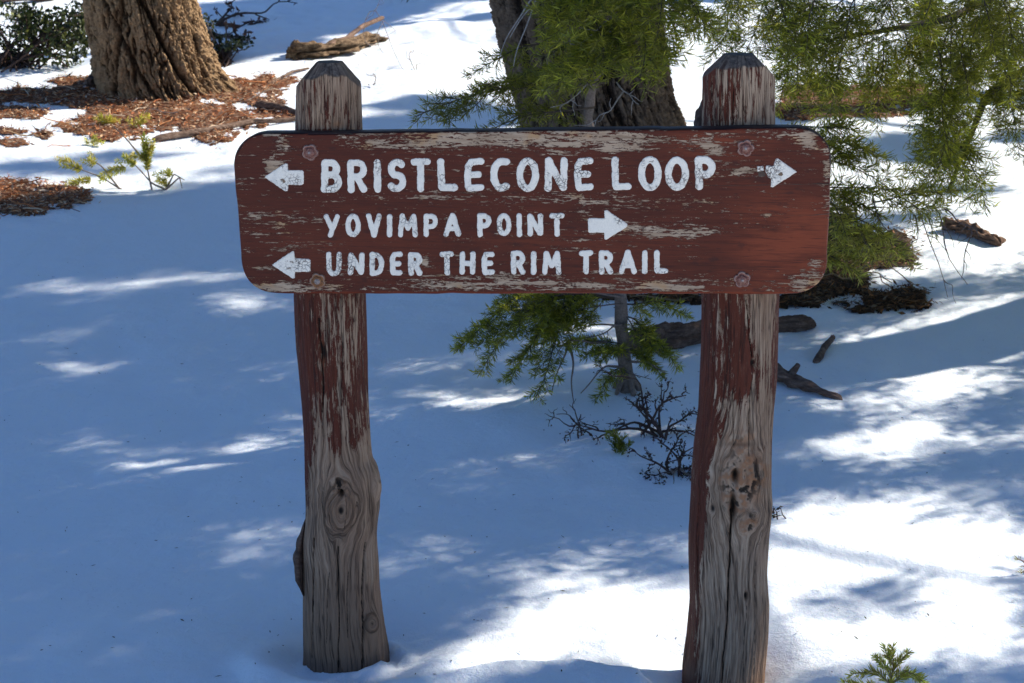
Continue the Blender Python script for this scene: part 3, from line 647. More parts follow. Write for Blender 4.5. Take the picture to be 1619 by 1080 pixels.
# loose bark flake on the left edge of the left post and a splinter behind the right cap
for pts, Yq, hw, tnt in (([(484, 820), (477, 850), (472, 880), (475, 915), (482, 935)], 3.40, [.002, .008, .013, .010, .002], (.35, .28, .25)), ([(1117, 150), (1111, 175), (1106, 215)], 3.42, [.004, .012, .016], (.22, .12, .10))):
    a = np.array(pts, float); c = P(a[:, 0], a[:, 1], Yq); ac = Acc()
    n = 20; t = np.linspace(0, len(a)-1, n); cc = np.stack([np.interp(t, range(len(a)), c[:, i]) for i in range(3)], 1); hh = np.interp(t, range(len(a)), hw)
    th = np.linspace(0, 2*PI, 10, endpoint=False)
    V = np.stack([cc[:, None, 0]+hh[:, None]*np.cos(th)*(1+.3*noise2(t[:, None]*4, th[None, :]*2, 3)), cc[:, None, 1]+.03*np.sin(th)+0*hh[:, None], cc[:, None, 2]+0*th], -1)
    mesh_obj('bark_flake', V, gridfaces(n, 10, True), S_LOG, sign, {'tint': np.tile(tnt, (n*10, 1))})

# ------------------------------------------------------------------ needle foliage
def unit(v): return v/(np.linalg.norm(v, axis=-1, keepdims=True)+1e-9)
GREEN = np.array([(.17, .18, .016), (.25, .24, .018), (.34, .31, .026), (.055, .072, .018), (.46, .39, .045)])
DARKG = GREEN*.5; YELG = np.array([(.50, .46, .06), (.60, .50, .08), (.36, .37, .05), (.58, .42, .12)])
def needles(acc, pts, per_m, nl, nw, pal, r, flat=.55, ang=1.0, upbias=.25):
    pts = np.asarray(pts, float); d = np.diff(pts, axis=0); L = np.linalg.norm(d, axis=1); tot = L.sum()
    n = max(3, int(tot*per_m)); s = np.sort(r.rand(n))*tot; c = np.concatenate([[0], np.cumsum(L)])
    i = np.clip(np.searchsorted(c, s)-1, 0, len(L)-1); f = ((s-c[i])/np.maximum(L[i], 1e-9))[:, None]
    base = pts[i]+d[i]*f; t = unit(d[i])
    ref = np.array([0, 0, 1.]) + .2*r.randn(3); sd = unit(np.cross(t, ref)); up = np.cross(sd, t)
    phi = r.rand(n)*2*PI; a = np.cos(phi)[:, None]*sd + np.sin(phi)[:, None]*up*flat; a = unit(a)
    an = ang*(.75+.4*r.rand(n))[:, None]; dr = unit(t*np.cos(an) + a*np.sin(an) + np.array([0, 0, upbias])*r.rand(n, 1))
    side = unit(np.cross(dr, r.randn(n, 3)))
    tone = pal[r.randint(len(pal))]*(.55+.5*r.rand()*r.rand()*2)*.65+.4*pal[r.randint(len(pal), size=n)]; tone = tone*np.exp(.42*r.randn(n, 1))
    tipk = (s/tot)[:, None]; tone = tone*(1+.6*tipk**3)  # tone spread and lighter tips imitate needle shading in the colour
    acc.blades(base, dr, side, nl*(.7+.5*r.rand(n))*(1-.25*tipk[:, 0]), nw*(.8+.4*r.rand(n)), tone)
def curve(a, b, sag, n=10, r=None, wob=.03):
    t = np.linspace(0, 1, n)[:, None]; p = a*(1-t)+b*t; L = np.linalg.norm(b-a)
    p = p + np.array([0, 0, 1.])*(sag*L*np.sin(PI*t)); 
    if r is not None: w = r.randn(3, 3)*wob*L; p = p + np.sin(PI*t)*w[0] + np.sin(2*PI*t)*w[1]*.5 + np.sin(3*PI*t)*w[2]*.3
    return p
BOUGHS = []
def bough(parent, a, b, r, sag=.12, side=.42, ntw=16, pal=GREEN, per_m=400, nl=.045, nw=.0034, r0=.006, droop=.25, plane=None, tw_tint=(.10, .075, .055), sub=True, start=.12):
    """a foliated branch from a to b: stem, alternate side twigs, needles on all of them"""
    st = Acc(); nd = Acc(); stem = curve(a, b, sag, 14, r); L = np.linalg.norm(b-a)
    st.tube(stem, r0, r0*.25, 6, tw_tint)
    t = unit(b-a); nrm = unit(np.array([0, 0, 1.]) + .35*r.randn(3)) if plane is None else unit(plane+.2*r.randn(3))
    sd = unit(np.cross(t, nrm))
    for k in range(ntw):
        q = start+(1-start)*(k+.3*r.rand())/ntw; i = q*13; i0 = int(min(12, i)); p = stem[i0]+(stem[i0+1]-stem[i0])*(i-i0)
        sg = 1 if k % 2 else -1; l = side*L*(1-.72*q**1.3)*(.7+.5*r.rand())
        d = unit(t*.85 + sg*sd*.8 + nrm*.2*r.randn() + np.array([0, 0, -droop])*(.5+r.rand()))
        tw = curve(p, p+d*l, -.06, 6, r, .05); st.tube(tw, r0*.35, r0*.15, 4, tw_tint)
        needles(nd, tw, per_m, nl, nw, pal, r)
        if sub and l > .07:
            for m_ in range(int(2+l*14)):
                qq = .25+.7*r.rand(); p2 = tw[0]+(tw[-1]-tw[0])*qq; sg2 = 1 if r.rand() > .5 else -1
                d2 = unit(d*.8+sg2*unit(np.cross(d, nrm))*.8+.15*r.randn(3)); l2 = l*.42*(1-qq*.6)*(.6+.6*r.rand())
                tw2 = curve(p2, p2+d2*l2, -.04, 4, r, .04); st.tube(tw2, r0*.22, r0*.12, 3, tw_tint); needles(nd, tw2, per_m, nl, nw, pal, r)
    needles(nd, stem[4:], per_m, nl, nw, pal, r)
    BOUGHS.append(stem[3:]); 
    bo = st.build('bough', S_TWIG, parent)
    ne = nd.build('needles', S_NEED, bo, smooth=False); ne['kind'] = 'stuff'
    return bo
def PB(px, py, Y): return P(float(px), float(py), float(Y))
def deadtwig(acc, a, b, r, r0=.004, tint=(.28, .25, .22), n=4, depth=2, spread=.7, sag=-.05):
    c = curve(a, b, sag, 9, r, .06); acc.tube(c, r0, r0*.35, 5, tint, .15); L = np.linalg.norm(b-a)
    if depth > 0:
        for k in range(n):
            i = r.randint(2, 8); d = unit(unit(b-a)+spread*r.randn(3)); deadtwig(acc, c[i], c[i]+d*L*r.uniform(.2, .45), r, r0*.55, tint, max(1, n-1), depth-1, spread, sag)

# ------------------------------------------------------------------ big trunks
def trunk(parent, name, prof, Yc, z_top, mat, seed, furrow, bark_k=1., flare_roots=(), nz=560, nt=640, lean=0., cavs=()):
    prof = np.array(prof, float); L = P(prof[:, 1], prof[:, 0], Yc); R = P(prof[:, 2], prof[:, 0], Yc)
    zz = (L[:, 2]+R[:, 2])/2; cx = (L[:, 0]+R[:, 0])/2; rd = (R[:, 0]-L[:, 0])/2; o = np.argsort(zz)
    zb = zz.min()-.35; zt = zz.max(); z = np.concatenate([np.linspace(zb, zt+.15, nz-60), np.linspace(zt+.15, z_top, 61)[1:]])
    sl = (cx[o][-1]-cx[o][-3])/(zz[o][-1]-zz[o][-3]+1e-9)*.3
    CX = np.interp(z, zz[o], cx[o]) + np.clip(z-zt, 0, None)*lean; RD = np.interp(z, zz[o], rd[o])*(1-.55*np.clip((z-zt)/(z_top-zt), 0, 1))
    th = np.linspace(0, 2*PI, nt, endpoint=False); T, Z = np.meshgrid(th, z); A = T-PI; R0 = RD[:, None]+0*T
    zf = Z-zz.min(); R0 = R0*1.0
    S = A*R0; ca, sa = np.cos(A), np.sin(A)
    # bark: ridged plates in a seamless domain on the cylinder
    k = 9*bark_k; wx = fbm3(ca*2.5, sa*2.5, Z*2.0, 3, seed)*.5
    n1 = fbm3(ca*k*.55+wx, sa*k*.55+wx, Z*2.6*bark_k+wx*2, 3, seed+2); rid = 1-np.abs(n1)*2.0
    n2 = fbm3(ca*k*1.6, sa*k*1.6, Z*9*bark_k, 3, seed+5); rid2 = 1-np.abs(n2)*1.8
    n3 = fbm3(ca*k*5, sa*k*5, Z*34*bark_k, 3, seed+11)
    gro = ss(.55, 1., rid); gro2 = ss(.5, 1, rid2)
    d = furrow*(-gro*1.0 - gro2*.45 + n3*.38 + .5*n2) 
    rootk = 0
    for az, w_, amp in flare_roots:
        da = (A-az+PI) % (2*PI)-PI; rootk = rootk + amp*np.exp(-(da/w_)**2)*np.exp(-np.clip(zf, 0, None)/.22)
    for az0, az1, wd, dp in cavs:
        azz = az0+(az1-az0)*np.clip(zf/.9, 0, 1.5)+.06*noise2(Z*5, Z*0, seed); d = d-dp*np.exp(-((A-azz)/wd)**2); gro = np.maximum(gro, np.exp(-((A-azz)/wd)**2))
    Rr = R0+d+rootk+ .02*fbm3(ca*1.2, sa*1.2, Z*1.2, 2, seed+7)
    V = np.stack([CX[:, None]+Rr*sa, Yc-Rr*ca, Z], -1)
    cav = np.clip(1-gro*.9-gro2*.35+n3*.3, 0, 1)  # darkens furrows: darker bark there plus recess shade painted into the colour
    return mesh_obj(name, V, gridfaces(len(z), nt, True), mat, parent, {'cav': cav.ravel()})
T1Y = float(G(250., 152.)[1])+.30
t1 = thing('conifer_tree', (P(250, 160, T1Y)[0], T1Y, .3), 'thick old conifer trunk with furrowed sunlit bark standing in orange needle litter', 'tree')
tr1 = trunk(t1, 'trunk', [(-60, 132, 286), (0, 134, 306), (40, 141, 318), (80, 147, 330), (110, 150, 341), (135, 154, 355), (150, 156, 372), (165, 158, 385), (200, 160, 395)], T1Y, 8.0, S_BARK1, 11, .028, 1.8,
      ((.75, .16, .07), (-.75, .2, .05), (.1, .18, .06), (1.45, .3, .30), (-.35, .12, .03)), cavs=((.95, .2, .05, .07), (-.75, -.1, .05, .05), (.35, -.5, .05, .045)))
T2Y = 8.3
t2 = thing('conifer_tree', (P(950, 200, T2Y)[0], T2Y, .25), 'big dark conifer trunk behind the board, half hidden by green needle boughs', 'tree')
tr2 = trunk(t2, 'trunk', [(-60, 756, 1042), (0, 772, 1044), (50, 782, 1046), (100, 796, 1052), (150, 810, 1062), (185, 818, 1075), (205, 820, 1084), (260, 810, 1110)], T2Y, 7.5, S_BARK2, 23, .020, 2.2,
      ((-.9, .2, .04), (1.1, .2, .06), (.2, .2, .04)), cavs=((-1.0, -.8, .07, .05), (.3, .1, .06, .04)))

# ------------------------------------------------------------------ the young fir behind the board
rb = np.random.RandomState(12)
yb = G(990, 618); YF = float(yb[1])
yf = thing('fir_sapling', yb, 'slender young fir with drooping boughs growing just behind the board', 'tree')
ac = Acc()
stm = np.array([yb-[0, 0, .08], PB(988, 560, YF), PB(983, 470, YF), PB(975, 380, YF), PB(955, 290, YF), PB(926, 190, YF+.05), PB(938, 120, YF+.05), PB(968, 60, YF), PB(1000, -20, YF), PB(1010, -150, YF), PB(1000, -330, YF)])
t_ = np.linspace(0, len(stm)-1, 60); stm = np.stack([np.interp(t_, range(len(stm)), stm[:, i]) for i in range(3)], 1)
kk = np.ones(5)/5; stm[2:-2] = np.stack([np.convolve(stm[:, i], kk, 'valid') for i in range(3)], 1)
stm = stm+.004*rb.randn(60, 3)*[1, 1, 0]; ac.tube(stm, .023, .007, 16, (.26, .20, .165), .30, 3)
for q in range(5): e_ = yb+[math.cos(q*1.3)*.06, math.sin(q*1.3)*.06, -.03]; ac.tube(curve(yb+[0, 0, .07], e_, .1, 6), .014, .008, 6, (.24, .18, .15), .3, q)
for q in range(14): i_ = 3+q*2; d_ = unit(rb.randn(3)*[1, 1, .3]); ac.tube(curve(stm[i_], stm[i_]+d_*rb.uniform(.03, .08), -.1, 4), .0035, .0015, 5, (.2, .15, .12))
ac.add(np.zeros((0, 3)), np.zeros((0, 4), int)); ac.build('trunk', S_TWIG, yf)
yfb = lambda a, b, **k: bough(yf, PB(*a), PB(*b), rb, **k)
D = dict(pal=GREEN*.8, per_m=620, nl=.034)
# lower left hanging bough
yfb((985, 470, YF), (722, 552, YF-.15), sag=.16, side=.30, ntw=24, r0=.006, **D)
yfb((960, 462, YF), (745, 545, YF-.2), sag=.16, side=.34, ntw=20, r0=.004, **D)
yfb((930, 466, YF), (800, 600, YF-.2), sag=.14, side=.34, ntw=16, r0=.004, **D)
yfb((900, 470, YF), (850, 560, YF-.1), sag=.10, side=.4, ntw=12, r0=.004, **D)
yfb((988, 545, YF), (905, 545, YF-.05), sag=.1, side=.45, ntw=10, r0=.003, **D)
yfb((990, 550, YF), (1050, 600, YF-.1), sag=.15, side=.5, ntw=10, r0=.003, **D)
yfb((988, 500, YF), (1030, 550, YF-.1), sag=.15, side=.5, ntw=10, r0=.003, **D)
yfb((930, 462, YF), (845, 632, YF-.25), sag=.10, side=.34, ntw=15, r0=.004, **D)
yfb((900, 468, YF), (760, 590, YF-.1), sag=.10, side=.34, ntw=14, r0=.004, **D)
yfb((990, 560, YF), (925, 562, YF-.12), sag=.1, side=.5, ntw=8, r0=.003, **D)
yfb((985, 575, YF), (945, 630, YF-.12), sag=.15, side=.45, ntw=8, r0=.003, **D)
yfb((992, 540, YF), (1072, 588, YF-.1), sag=.2, side=.5, ntw=10, r0=.003, **D)
yfb((992, 520, YF), (1050, 560, YF-.05), sag=.1, side=.5, ntw=9, r0=.003, **D)
yfb((985, 480, YF), (1090, 500, YF-.1), sag=.1, side=.4, ntw=10, r0=.003, **D)
# left, over the snow above the board (backlit darkness put into the needle colour)
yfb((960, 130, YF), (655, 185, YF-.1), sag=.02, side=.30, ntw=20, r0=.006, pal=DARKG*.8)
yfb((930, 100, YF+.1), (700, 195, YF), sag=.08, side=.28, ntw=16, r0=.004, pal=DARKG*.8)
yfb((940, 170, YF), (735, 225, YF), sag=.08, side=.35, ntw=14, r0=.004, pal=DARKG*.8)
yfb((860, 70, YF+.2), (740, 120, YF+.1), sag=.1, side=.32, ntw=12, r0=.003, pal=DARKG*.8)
# in front of the big trunk, sunlit
for a, b in (((960, 55), (850, 100)), ((1000, 0), (870, 30)), ((970, 80), (880, 135)), ((985, 40), (925, 140)), ((1000, -10), (1060, 90)),
             ((1040, -30), (1035, 70)), ((960, -20), (890, 70)), ((1060, -20), (1115, 50)), ((900, -30), (855, 50)), ((1030, 40), (1010, 130)), ((940, 20), (955, 95))):
    yfb((*a, YF+rb.uniform(-.1, .2)), (*b, YF-rb.uniform(.1, .4)), sag=.1, side=.5, ntw=13, r0=.0032, nl=.050, nw=.004, pal=GREEN*.85, per_m=280)
# dead pale twigs
dt = Acc()
for a, b in (((850, -10), (790, 90)), ((856, -10), (812, 105)), ((862, 0), (806, 60))): dt.tube(curve(PB(*a, YF-.1), PB(*b, YF-.15), .06, 10, rb, .04), .0035, .0012, 5, (.42, .38, .35))
for a, b in (((1005, 5), (900, 60)), ((930, 130), (870, 170)), ((975, 130), (1010, 165)), ((985, 145), (940, 200))): deadtwig(dt, PB(*a, YF-.1), PB(*b, YF-.2), rb, .003, (.36, .32, .29), 3, 1)
dt.build('dead_twigs', S_TWIG, yf)
dt = Acc()
for a, b in (((985, 470), (795, 545)), ((985, 512), (905, 530)), ((905, 535), (872, 625)), ((898, 545), (908, 640)), ((985, 580), (918, 622)), ((990, 570), (1052, 590)), ((900, 468), (820, 500)), ((960, 540), (880, 560))):
    dt.tube(curve(PB(*a, YF-.03), PB(*b, YF-.12), .12, 12, rb, .05), .0048, .0016, 5, (.24, .18, .15), .2)
for a, b in (((975, 510), (905, 540)), ((985, 480), (890, 500)), ((990, 500), (1040, 560)), ((985, 590), (1030, 600))): deadtwig(dt, PB(*a, YF-.05), PB(*b, YF-.1), rb, .0026, (.16, .12, .10), 3, 2)
dt.build('dead_twigs', S_TWIG, yf)
# ------------------------------------------------------------------ fir at the right, boughs hanging into the view
FX, FY = 3.9, 7.0
fir = thing('fir_tree', (FX, FY, float(g(FX, FY))), 'large green fir whose hanging needle boughs fill the top right corner', 'tree')
ac = Acc(); fz = float(g(FX, FY)); ac.tube(np.stack([np.full(30, FX), np.full(30, FY), np.linspace(fz-.1, fz+9.5, 30)], 1), .24, .03, 16, (.10, .07, .05), .12, 2); ac.build('trunk', S_TWIG, fir)
rf = np.random.RandomState(33)
def fb(a, b, **k): return bough(fir, PB(*a), PB(*b), rf, **k)
# main limbs coming in from the right, above the frame
for pts in ([(FX, FY, 2.3), tuple(PB(1560, -140, 6.1)), tuple(PB(1250, -90, 5.7))], [(FX, FY, 2.0), tuple(PB(1640, -40, 6.3)), tuple(PB(1500, 30, 6.0)), tuple(PB(1330, 60, 5.8))], [(FX, FY, 1.7), tuple(PB(1700, 60, 6.4)), tuple(PB(1560, 150, 6.1)), tuple(PB(1500, 300, 5.8))]):
    a = np.array(pts); t_ = np.linspace(0, len(a)-1, 30); c = np.stack([np.interp(t_, range(len(a)), a[:, i]) for i in range(3)], 1); ac = Acc(); ac.tube(c, .03, .006, 8, (.09, .07, .055), .2, 5); ac.build('limb', S_TWIG, fir)
spots = []
for k in range(50):
    x = rf.uniform(1090, 1640); top = rf.uniform(-60, 60); ln = rf.uniform(70, 150)
    if x < 1230: ln *= .8; top -= 20
    spots.append(((x, top), (x+rf.uniform(-60, 40), top+ln)))
spots += [((1250, 30), (1260, 165)), ((1300, 60), (1325, 190)), ((1330, 90), (1312, 185)), ((1390, 60), (1370, 190)), ((1440, 60), (1420, 150)), ((1480, 70), (1500, 240)), ((1500, 100), (1480, 330)), ((1520, 120), (1470, 290)), ((1540, 60), (1580, 200)), ((1575, 80), (1612, 250)),
          ((1600, 60), (1600, 215)), ((1560, 0), (1560, 120)), ((1495, 180), (1560, 330)), ((1470, 230), (1545, 320)), ((1490, 200), (1440, 290)), ((1510, 200), (1530, 300)), ((1350, 0), (1330, 80)), ((1210, 10), (1235, 90)), ((1270, 90), (1290, 190)), ((1245, 70), (1232, 180)), ((1600, 20), (1625, 130)), ((1470, 120), (1505, 200)), ((1520, 60), (1545, 190))]
for a, b in spots:
    Yq = rf.uniform(5.3, 6.5); pal = GREEN*1.1 if rf.rand() > .35 else DARKG
    L_ = math.hypot(b[0]-a[0], b[1]-a[1])
    fb((*a, Yq+.15), (*b, Yq), sag=.05, side=.42 if L_ > 100 else .5, ntw=max(8, int(L_/9)), nl=.056, nw=.0040, per_m=250, pal=pal, r0=.003, plane=np.array([rf.randn()*.4, -1, rf.randn()*.3]))
# boughs of the sapling reaching right behind the board, lower right
for a, b in (((1200, 250), (1480, 348)), ((1240, 300), (1420, 300)), ((1260, 240), (1400, 250)), ((1290, 280), (1340, 380)), ((1300, 300), (1390, 345)), ((1280, 350), (1400, 400)), ((1250, 380), (1360, 440)), ((1280, 330), (1440, 420)), ((1200, 210), (1300, 230)), ((1300, 400), (1410, 415)), ((1270, 410), (1340, 400)), ((1380, 320), (1520, 300)), ((1290, 225), (1350, 260)), ((1270, 200), (1360, 215))):
    yfb((*a, YF+.25), (*b, YF+.15+rb.uniform(-.15, .15)), sag=.08, side=.42, ntw=13, r0=.0035, nl=.048, nw=.004, per_m=300, pal=GREEN*.7 if b[1] < 380 else YELG*.6)
dt = Acc()
for a, b in (((1435, 318), (1498, 470)), ((1465, 325), (1530, 450)), ((1492, 330), (1548, 375)), ((1530, 362), (1520, 440)), ((1380, 310), (1410, 370)), ((1445, 340), (1448, 385)), ((1350, 330), (1370, 400))):
    deadtwig(dt, PB(*a, YF+.2), PB(*b, YF+.1), rb, .003, (.17, .13, .12), 3, 1, .35, .06)
dt.build('dead_twigs', S_TWIG, yf)

# ------------------------------------------------------------------ unseen crown of the fir, its clumps shaped to cast dapples on the snow
LIT = [(780, 1030, 85, 20), (720, 1055, 70, 12), (870, 915, 45, 12), (950, 925, 60, 15), (905, 945, 45, 14), (830, 908, 30, 7), (1040, 932, 60, 16), (1000, 975, 120, 15), (1070, 1000, 60, 20), (1110, 960, 90, 40), (1000, 1022, 80, 10), (1170, 1000, 90, 60),
       (1320, 815, 42, 13), (1478, 792, 32, 8), (1260, 870, 75, 30), (1340, 895, 95, 32), (1435, 905, 95, 28), (1510, 935, 85, 26), (1560, 850, 90, 24), (1619, 855, 70, 28), (1250, 925, 50, 14), (1300, 1040, 100, 34), (1420, 1050, 90, 20), (1580, 1050, 80, 20), (1560, 975, 70, 12), (1240, 985, 45, 22), (1380, 985, 40, 8), (1450, 985, 50, 8),
       (1390, 548, 60, 13), (1470, 545, 95, 28), (1560, 525, 90, 30), (1619, 500, 60, 22), (1500, 592, 90, 10), (1290, 572, 65, 10), (1240, 585, 30, 8), (1480, 625, 60, 6), (1285, 650, 18, 7), (1345, 640, 26, 5), (1400, 678, 32, 10), (1370, 712, 70, 8), (1265, 720, 38, 6), (1390, 742, 28, 6), (1480, 662, 45, 6), (1600, 775, 35, 6), (1580, 700, 40, 4), (1500, 700, 18, 4),
       (1390, 435, 60, 12), (1500, 410, 130, 18), (1590, 370, 80, 18), (1560, 335, 90, 6), (1450, 380, 60, 12), (1560, 300, 70, 5), (1430, 265, 55, 7), (1560, 270, 60, 5),
       (260, 379, 80, 6), (180, 401, 100, 5), (300, 397, 70, 4), (205, 440, 26, 5), (250, 432, 20, 5), (300, 428, 26, 4), (352, 436, 22, 7), (405, 428, 30, 5), (455, 423, 24, 4), (110, 448, 34, 10), (160, 458, 30, 5), (235, 455, 16, 4), (330, 462, 20, 4), (390, 460, 24, 6), (440, 462, 28, 8), (100, 365, 100, 5), (380, 366, 90, 5), (190, 482, 36, 5), (355, 480, 32, 9), (460, 470, 40, 8), (380, 497, 30, 3), (60, 473, 24, 4), (160, 508, 28, 5), (350, 543, 15, 5), (143, 568, 38, 7), (45, 534, 30, 5), (110, 528, 22, 4),
       (140, 690, 32, 12), (178, 726, 36, 9), (430, 703, 62, 13), (455, 661, 40, 7), (605, 698, 24, 9), (415, 857, 38, 20), (388, 815, 22, 9), (460, 824, 20, 6), (612, 897, 20, 6), (782, 738, 32, 8), (735, 725, 16, 4), (1060, 602, 40, 8), (300, 790, 18, 5), (680, 855, 16, 5), (740, 872, 12, 5), (1090, 870, 30, 6), (950, 870, 20, 4), (920, 520, 26, 10), (970, 505, 30, 8)]
LIT = np.array(LIT, float)
def is_lit(pw, rad, grow=1.0):
    """does the sun ray through pw (blocked over radius rad) reach a sunlit patch of snow"""
    t = (pw[:, 2]-.02)/SUN[2]; gx = pw[:, 0]-SUN[0]*t; gy = pw[:, 1]-SUN[1]*t
    for _ in range(3):
        zz = g_lo(gx, gy); t = (pw[:, 2]-zz)/SUN[2]; gx = pw[:, 0]-SUN[0]*t; gy = pw[:, 1]-SUN[1]*t
    gz = g_lo(gx, gy); px, py, d = proj(np.stack([gx, gy, gz], -1))
    rx = rad*FPX/d; ry = rad*FPX/d*np.clip((H-gz)/np.maximum(d, .1), .1, 1)
    lit = np.zeros(len(pw), bool)
    nz = np.where(gx > -.1, 1.45, 1.25)+.75*fbm(gx*6, gy*6, 3, 55)
    for cx, cy, ex, ey in LIT: lit |= ((px-cx)/(ex*1.12+rx*.75))**2+((py-cy)/(ey*1.12+ry*.75))**2 < nz
    far = (gy > np.where(gx < .45, 7.72+.35*noise2(gx*1.3, gx*0, 5), 7.1+.25*(gx+1))+.45*noise2(gx*2, gy*5, 4)*(gx < .45)+.25*noise2(gx*3, gy*3, 4))
    return lit, px, py, gx, gy, far
SHD = np.array([(690, 192, 105, 9), (640, 168, 60, 3), (740, 176, 60, 5), (200, 268, 200, 2.5), (380, 292, 130, 4), (60, 262, 70, 3), (250, 247, 90, 2.5), (330, 312, 110, 3), (130, 325, 140, 3), (420, 336, 90, 3), (240, 348, 200, 3),
                (1500, 238, 130, 11), (1600, 215, 60, 7), (1420, 225, 60, 8), (1560, 300, 90, 4), (1450, 305, 50, 4)], float)
def shade_far(px, py, gx, gy):
    n = fbm(gx*2.2, gy*1.3, 3, 77); s_ = np.zeros(len(px), bool)
    for cx, cy, ex, ey in SHD: s_ |= ((px-cx)/ex)**2+((py-cy)/ey)**2 < .75+1.3*n
    return s_ | ((py < (735-px)*.26+14*n) & (px > 300))
def canopy(parent, fx, fy, rad, hgt, zlo, gxr, gyr, tr, keep, ntry, ncl, nrest, nb, r, blade=.013):
    gx = r.uniform(*gxr, ntry); gy = r.uniform(*gyr, ntry); t = r.uniform(*tr, ntry)
    p = np.stack([gx+SUN[0]*t, gy+SUN[1]*t, g_lo(gx, gy)+SUN[2]*t], -1)
    def inside(p): return (np.hypot(p[:, 0]-fx, p[:, 1]-fy) < rad*np.clip(1-(p[:, 2]-zlo)/hgt, 0, 1)**.6) & (p[:, 2] > zlo)
    def outframe(p):
        px, py, dd = proj(p); return ~((px > -50) & (px < 1670) & (py > -70) & (py < 1120) & (p[:, 1] > 0))
    def litbough(p, pr):
        a_ = (p @ SE1)[:, None]-BQ1[None]; b_ = (p @ SE2)[:, None]-BQ2[None]; m_ = ((a_*a_+b_*b_) < .0045).any(1)
        return m_ & (p[:, 0] > 1.2) & (r.rand(len(p)) < pr)
    p = p[inside(p) & outframe(p)]; p = p[keep(p) & ~litbough(p, .85)]; tot = len(p); p = p[:ncl]
    hz = r.uniform(zlo, zlo+hgt, nrest); az = r.uniform(0, 2*PI, nrest); rr = rad*np.clip(1-(hz-zlo)/hgt, 0, 1)**.6*np.sqrt(r.uniform(.15, 1, nrest))
    q = np.stack([fx+rr*np.cos(az), fy+rr*np.sin(az), hz], -1); _, qx, qy, ggx, ggy, _f = is_lit(q, .05)
    zone = (ggx > -4.5) & (ggx < 4) & (ggy > 1.8) & (ggy < 22)
    q = q[outframe(q) & ~litbough(q, .9) & (~zone | keep(q))]
    print('canopy', tot, len(p), len(q))
    p = np.concatenate([p, q]); ctr = np.repeat(p, nb, 0); d = unit(r.randn(len(ctr), 3)*[1, 1, .6]); a = Acc()
    a.blades(ctr+r.randn(len(ctr), 3)*.05, d, unit(np.cross(d, r.randn(len(ctr), 3))), .06+.04*r.rand(len(ctr)), blade+.006*r.rand(len(ctr)), GREEN[r.randint(5, size=len(ctr))])
    o = a.build('crown', S_NEED, parent, smooth=False); o['kind'] = 'stuff'
def keep_near(p):
    lit, px, py, gx, gy, far = is_lit(p, .072)
    return ~lit & ~far
def keep_far(p):
    lit, px, py, gx, gy, far = is_lit(p, .055)
    return shade_far(px, py, gx, gy) | (~lit & ~far & (gx < .6) & (gy > 5.4))
rc = np.random.RandomState(51)
SE1 = unit(np.cross(SUN, [0, 0, 1.])); SE2 = np.cross(SE1, SUN)
_B = np.concatenate([b_ for i_, b_ in enumerate(BOUGHS) if b_[-1, 2] > .62 and i_ % 5 in (0, 2, 3) and proj(b_[-1])[0] > 850]); BQ1 = _B @ SE1; BQ2 = _B @ SE2
canopy(fir, FX+.3, FY, 3.0, 9.5, 1.35, (-3.6, 3.2), (2.0, 7.6), (2.5, 14.), keep_near, 260000, 11000, 1500, 22, rc)
lb = Acc()
for k in range(34):
    z_ = 1.9+k*.22; a_ = k*2.4; rr_ = 2.5*max(.1, 1-(z_-1.2)/9.5)**.6; e = np.array([FX+rr_*math.cos(a_), FY+rr_*math.sin(a_), z_+.1])
    ex, ey, _ = proj(e[None]); 
    if -100 < ex[0] < 1719 and -100 < ey[0] < 1100: continue
    lb.tube(curve(np.array([FX, FY, z_]), e, .06, 8, rc), .03, .006, 5, (.10, .07, .05))
lb.build('limb', S_TWIG, fir)
# upper crowns of the two trunk trees and unseen firs upslope, crowns shaped to streak and shade the snow
def simple_crown(parent, cx, cy, z0, z1_, rad, n, r):
    hz = r.uniform(z0, z1_, n); az = r.uniform(0, 2*PI, n); rr = rad*np.clip(1-(hz-z0)/(z1_-z0), .05, 1)**.7*np.sqrt(r.uniform(.1, 1, n)); p = np.stack([cx+rr*np.cos(az), cy+rr*np.sin(az), hz-rr*.15], -1)
    # leave gaps: clumped density
    p = p[fbm3(p[:, 0]*1.3, p[:, 1]*1.3, p[:, 2]*1.6, 2, 9) > -.15]
    ctr = np.repeat(p, 22, 0); d = unit(r.randn(len(ctr), 3)); a = Acc()
    a.blades(ctr+r.randn(len(ctr), 3)*.09, d, unit(np.cross(d, r.randn(len(ctr), 3))), .09+.06*r.rand(len(ctr)), .02+.01*r.rand(len(ctr)), GREEN[r.randint(5, size=len(ctr))])
    o = a.build('crown', S_NEED, parent, smooth=False); o['kind'] = 'stuff'
    l = Acc()
    for k in range(26):
        z_ = z0+(z1_-z0)*k/27; a_ = k*2.4; rr_ = rad*.8*(1-(z_-z0)/(z1_-z0))**.7; l.tube(curve(np.array([cx, cy, z_+.1]), np.array([cx+rr_*math.cos(a_), cy+rr_*math.sin(a_), z_-.1]), .05, 6, r), .03, .006, 5, (.10, .07, .05))
    l.build('limb', S_TWIG, parent)
simple_crown(t1, P(230, 0, T1Y)[0], T1Y, 4.2, 9.5, 2.2, 1500, rc)
simple_crown(t2, P(905, 0, T2Y)[0], T2Y, 4.6, 9.5, 2.0, 1300, rc)
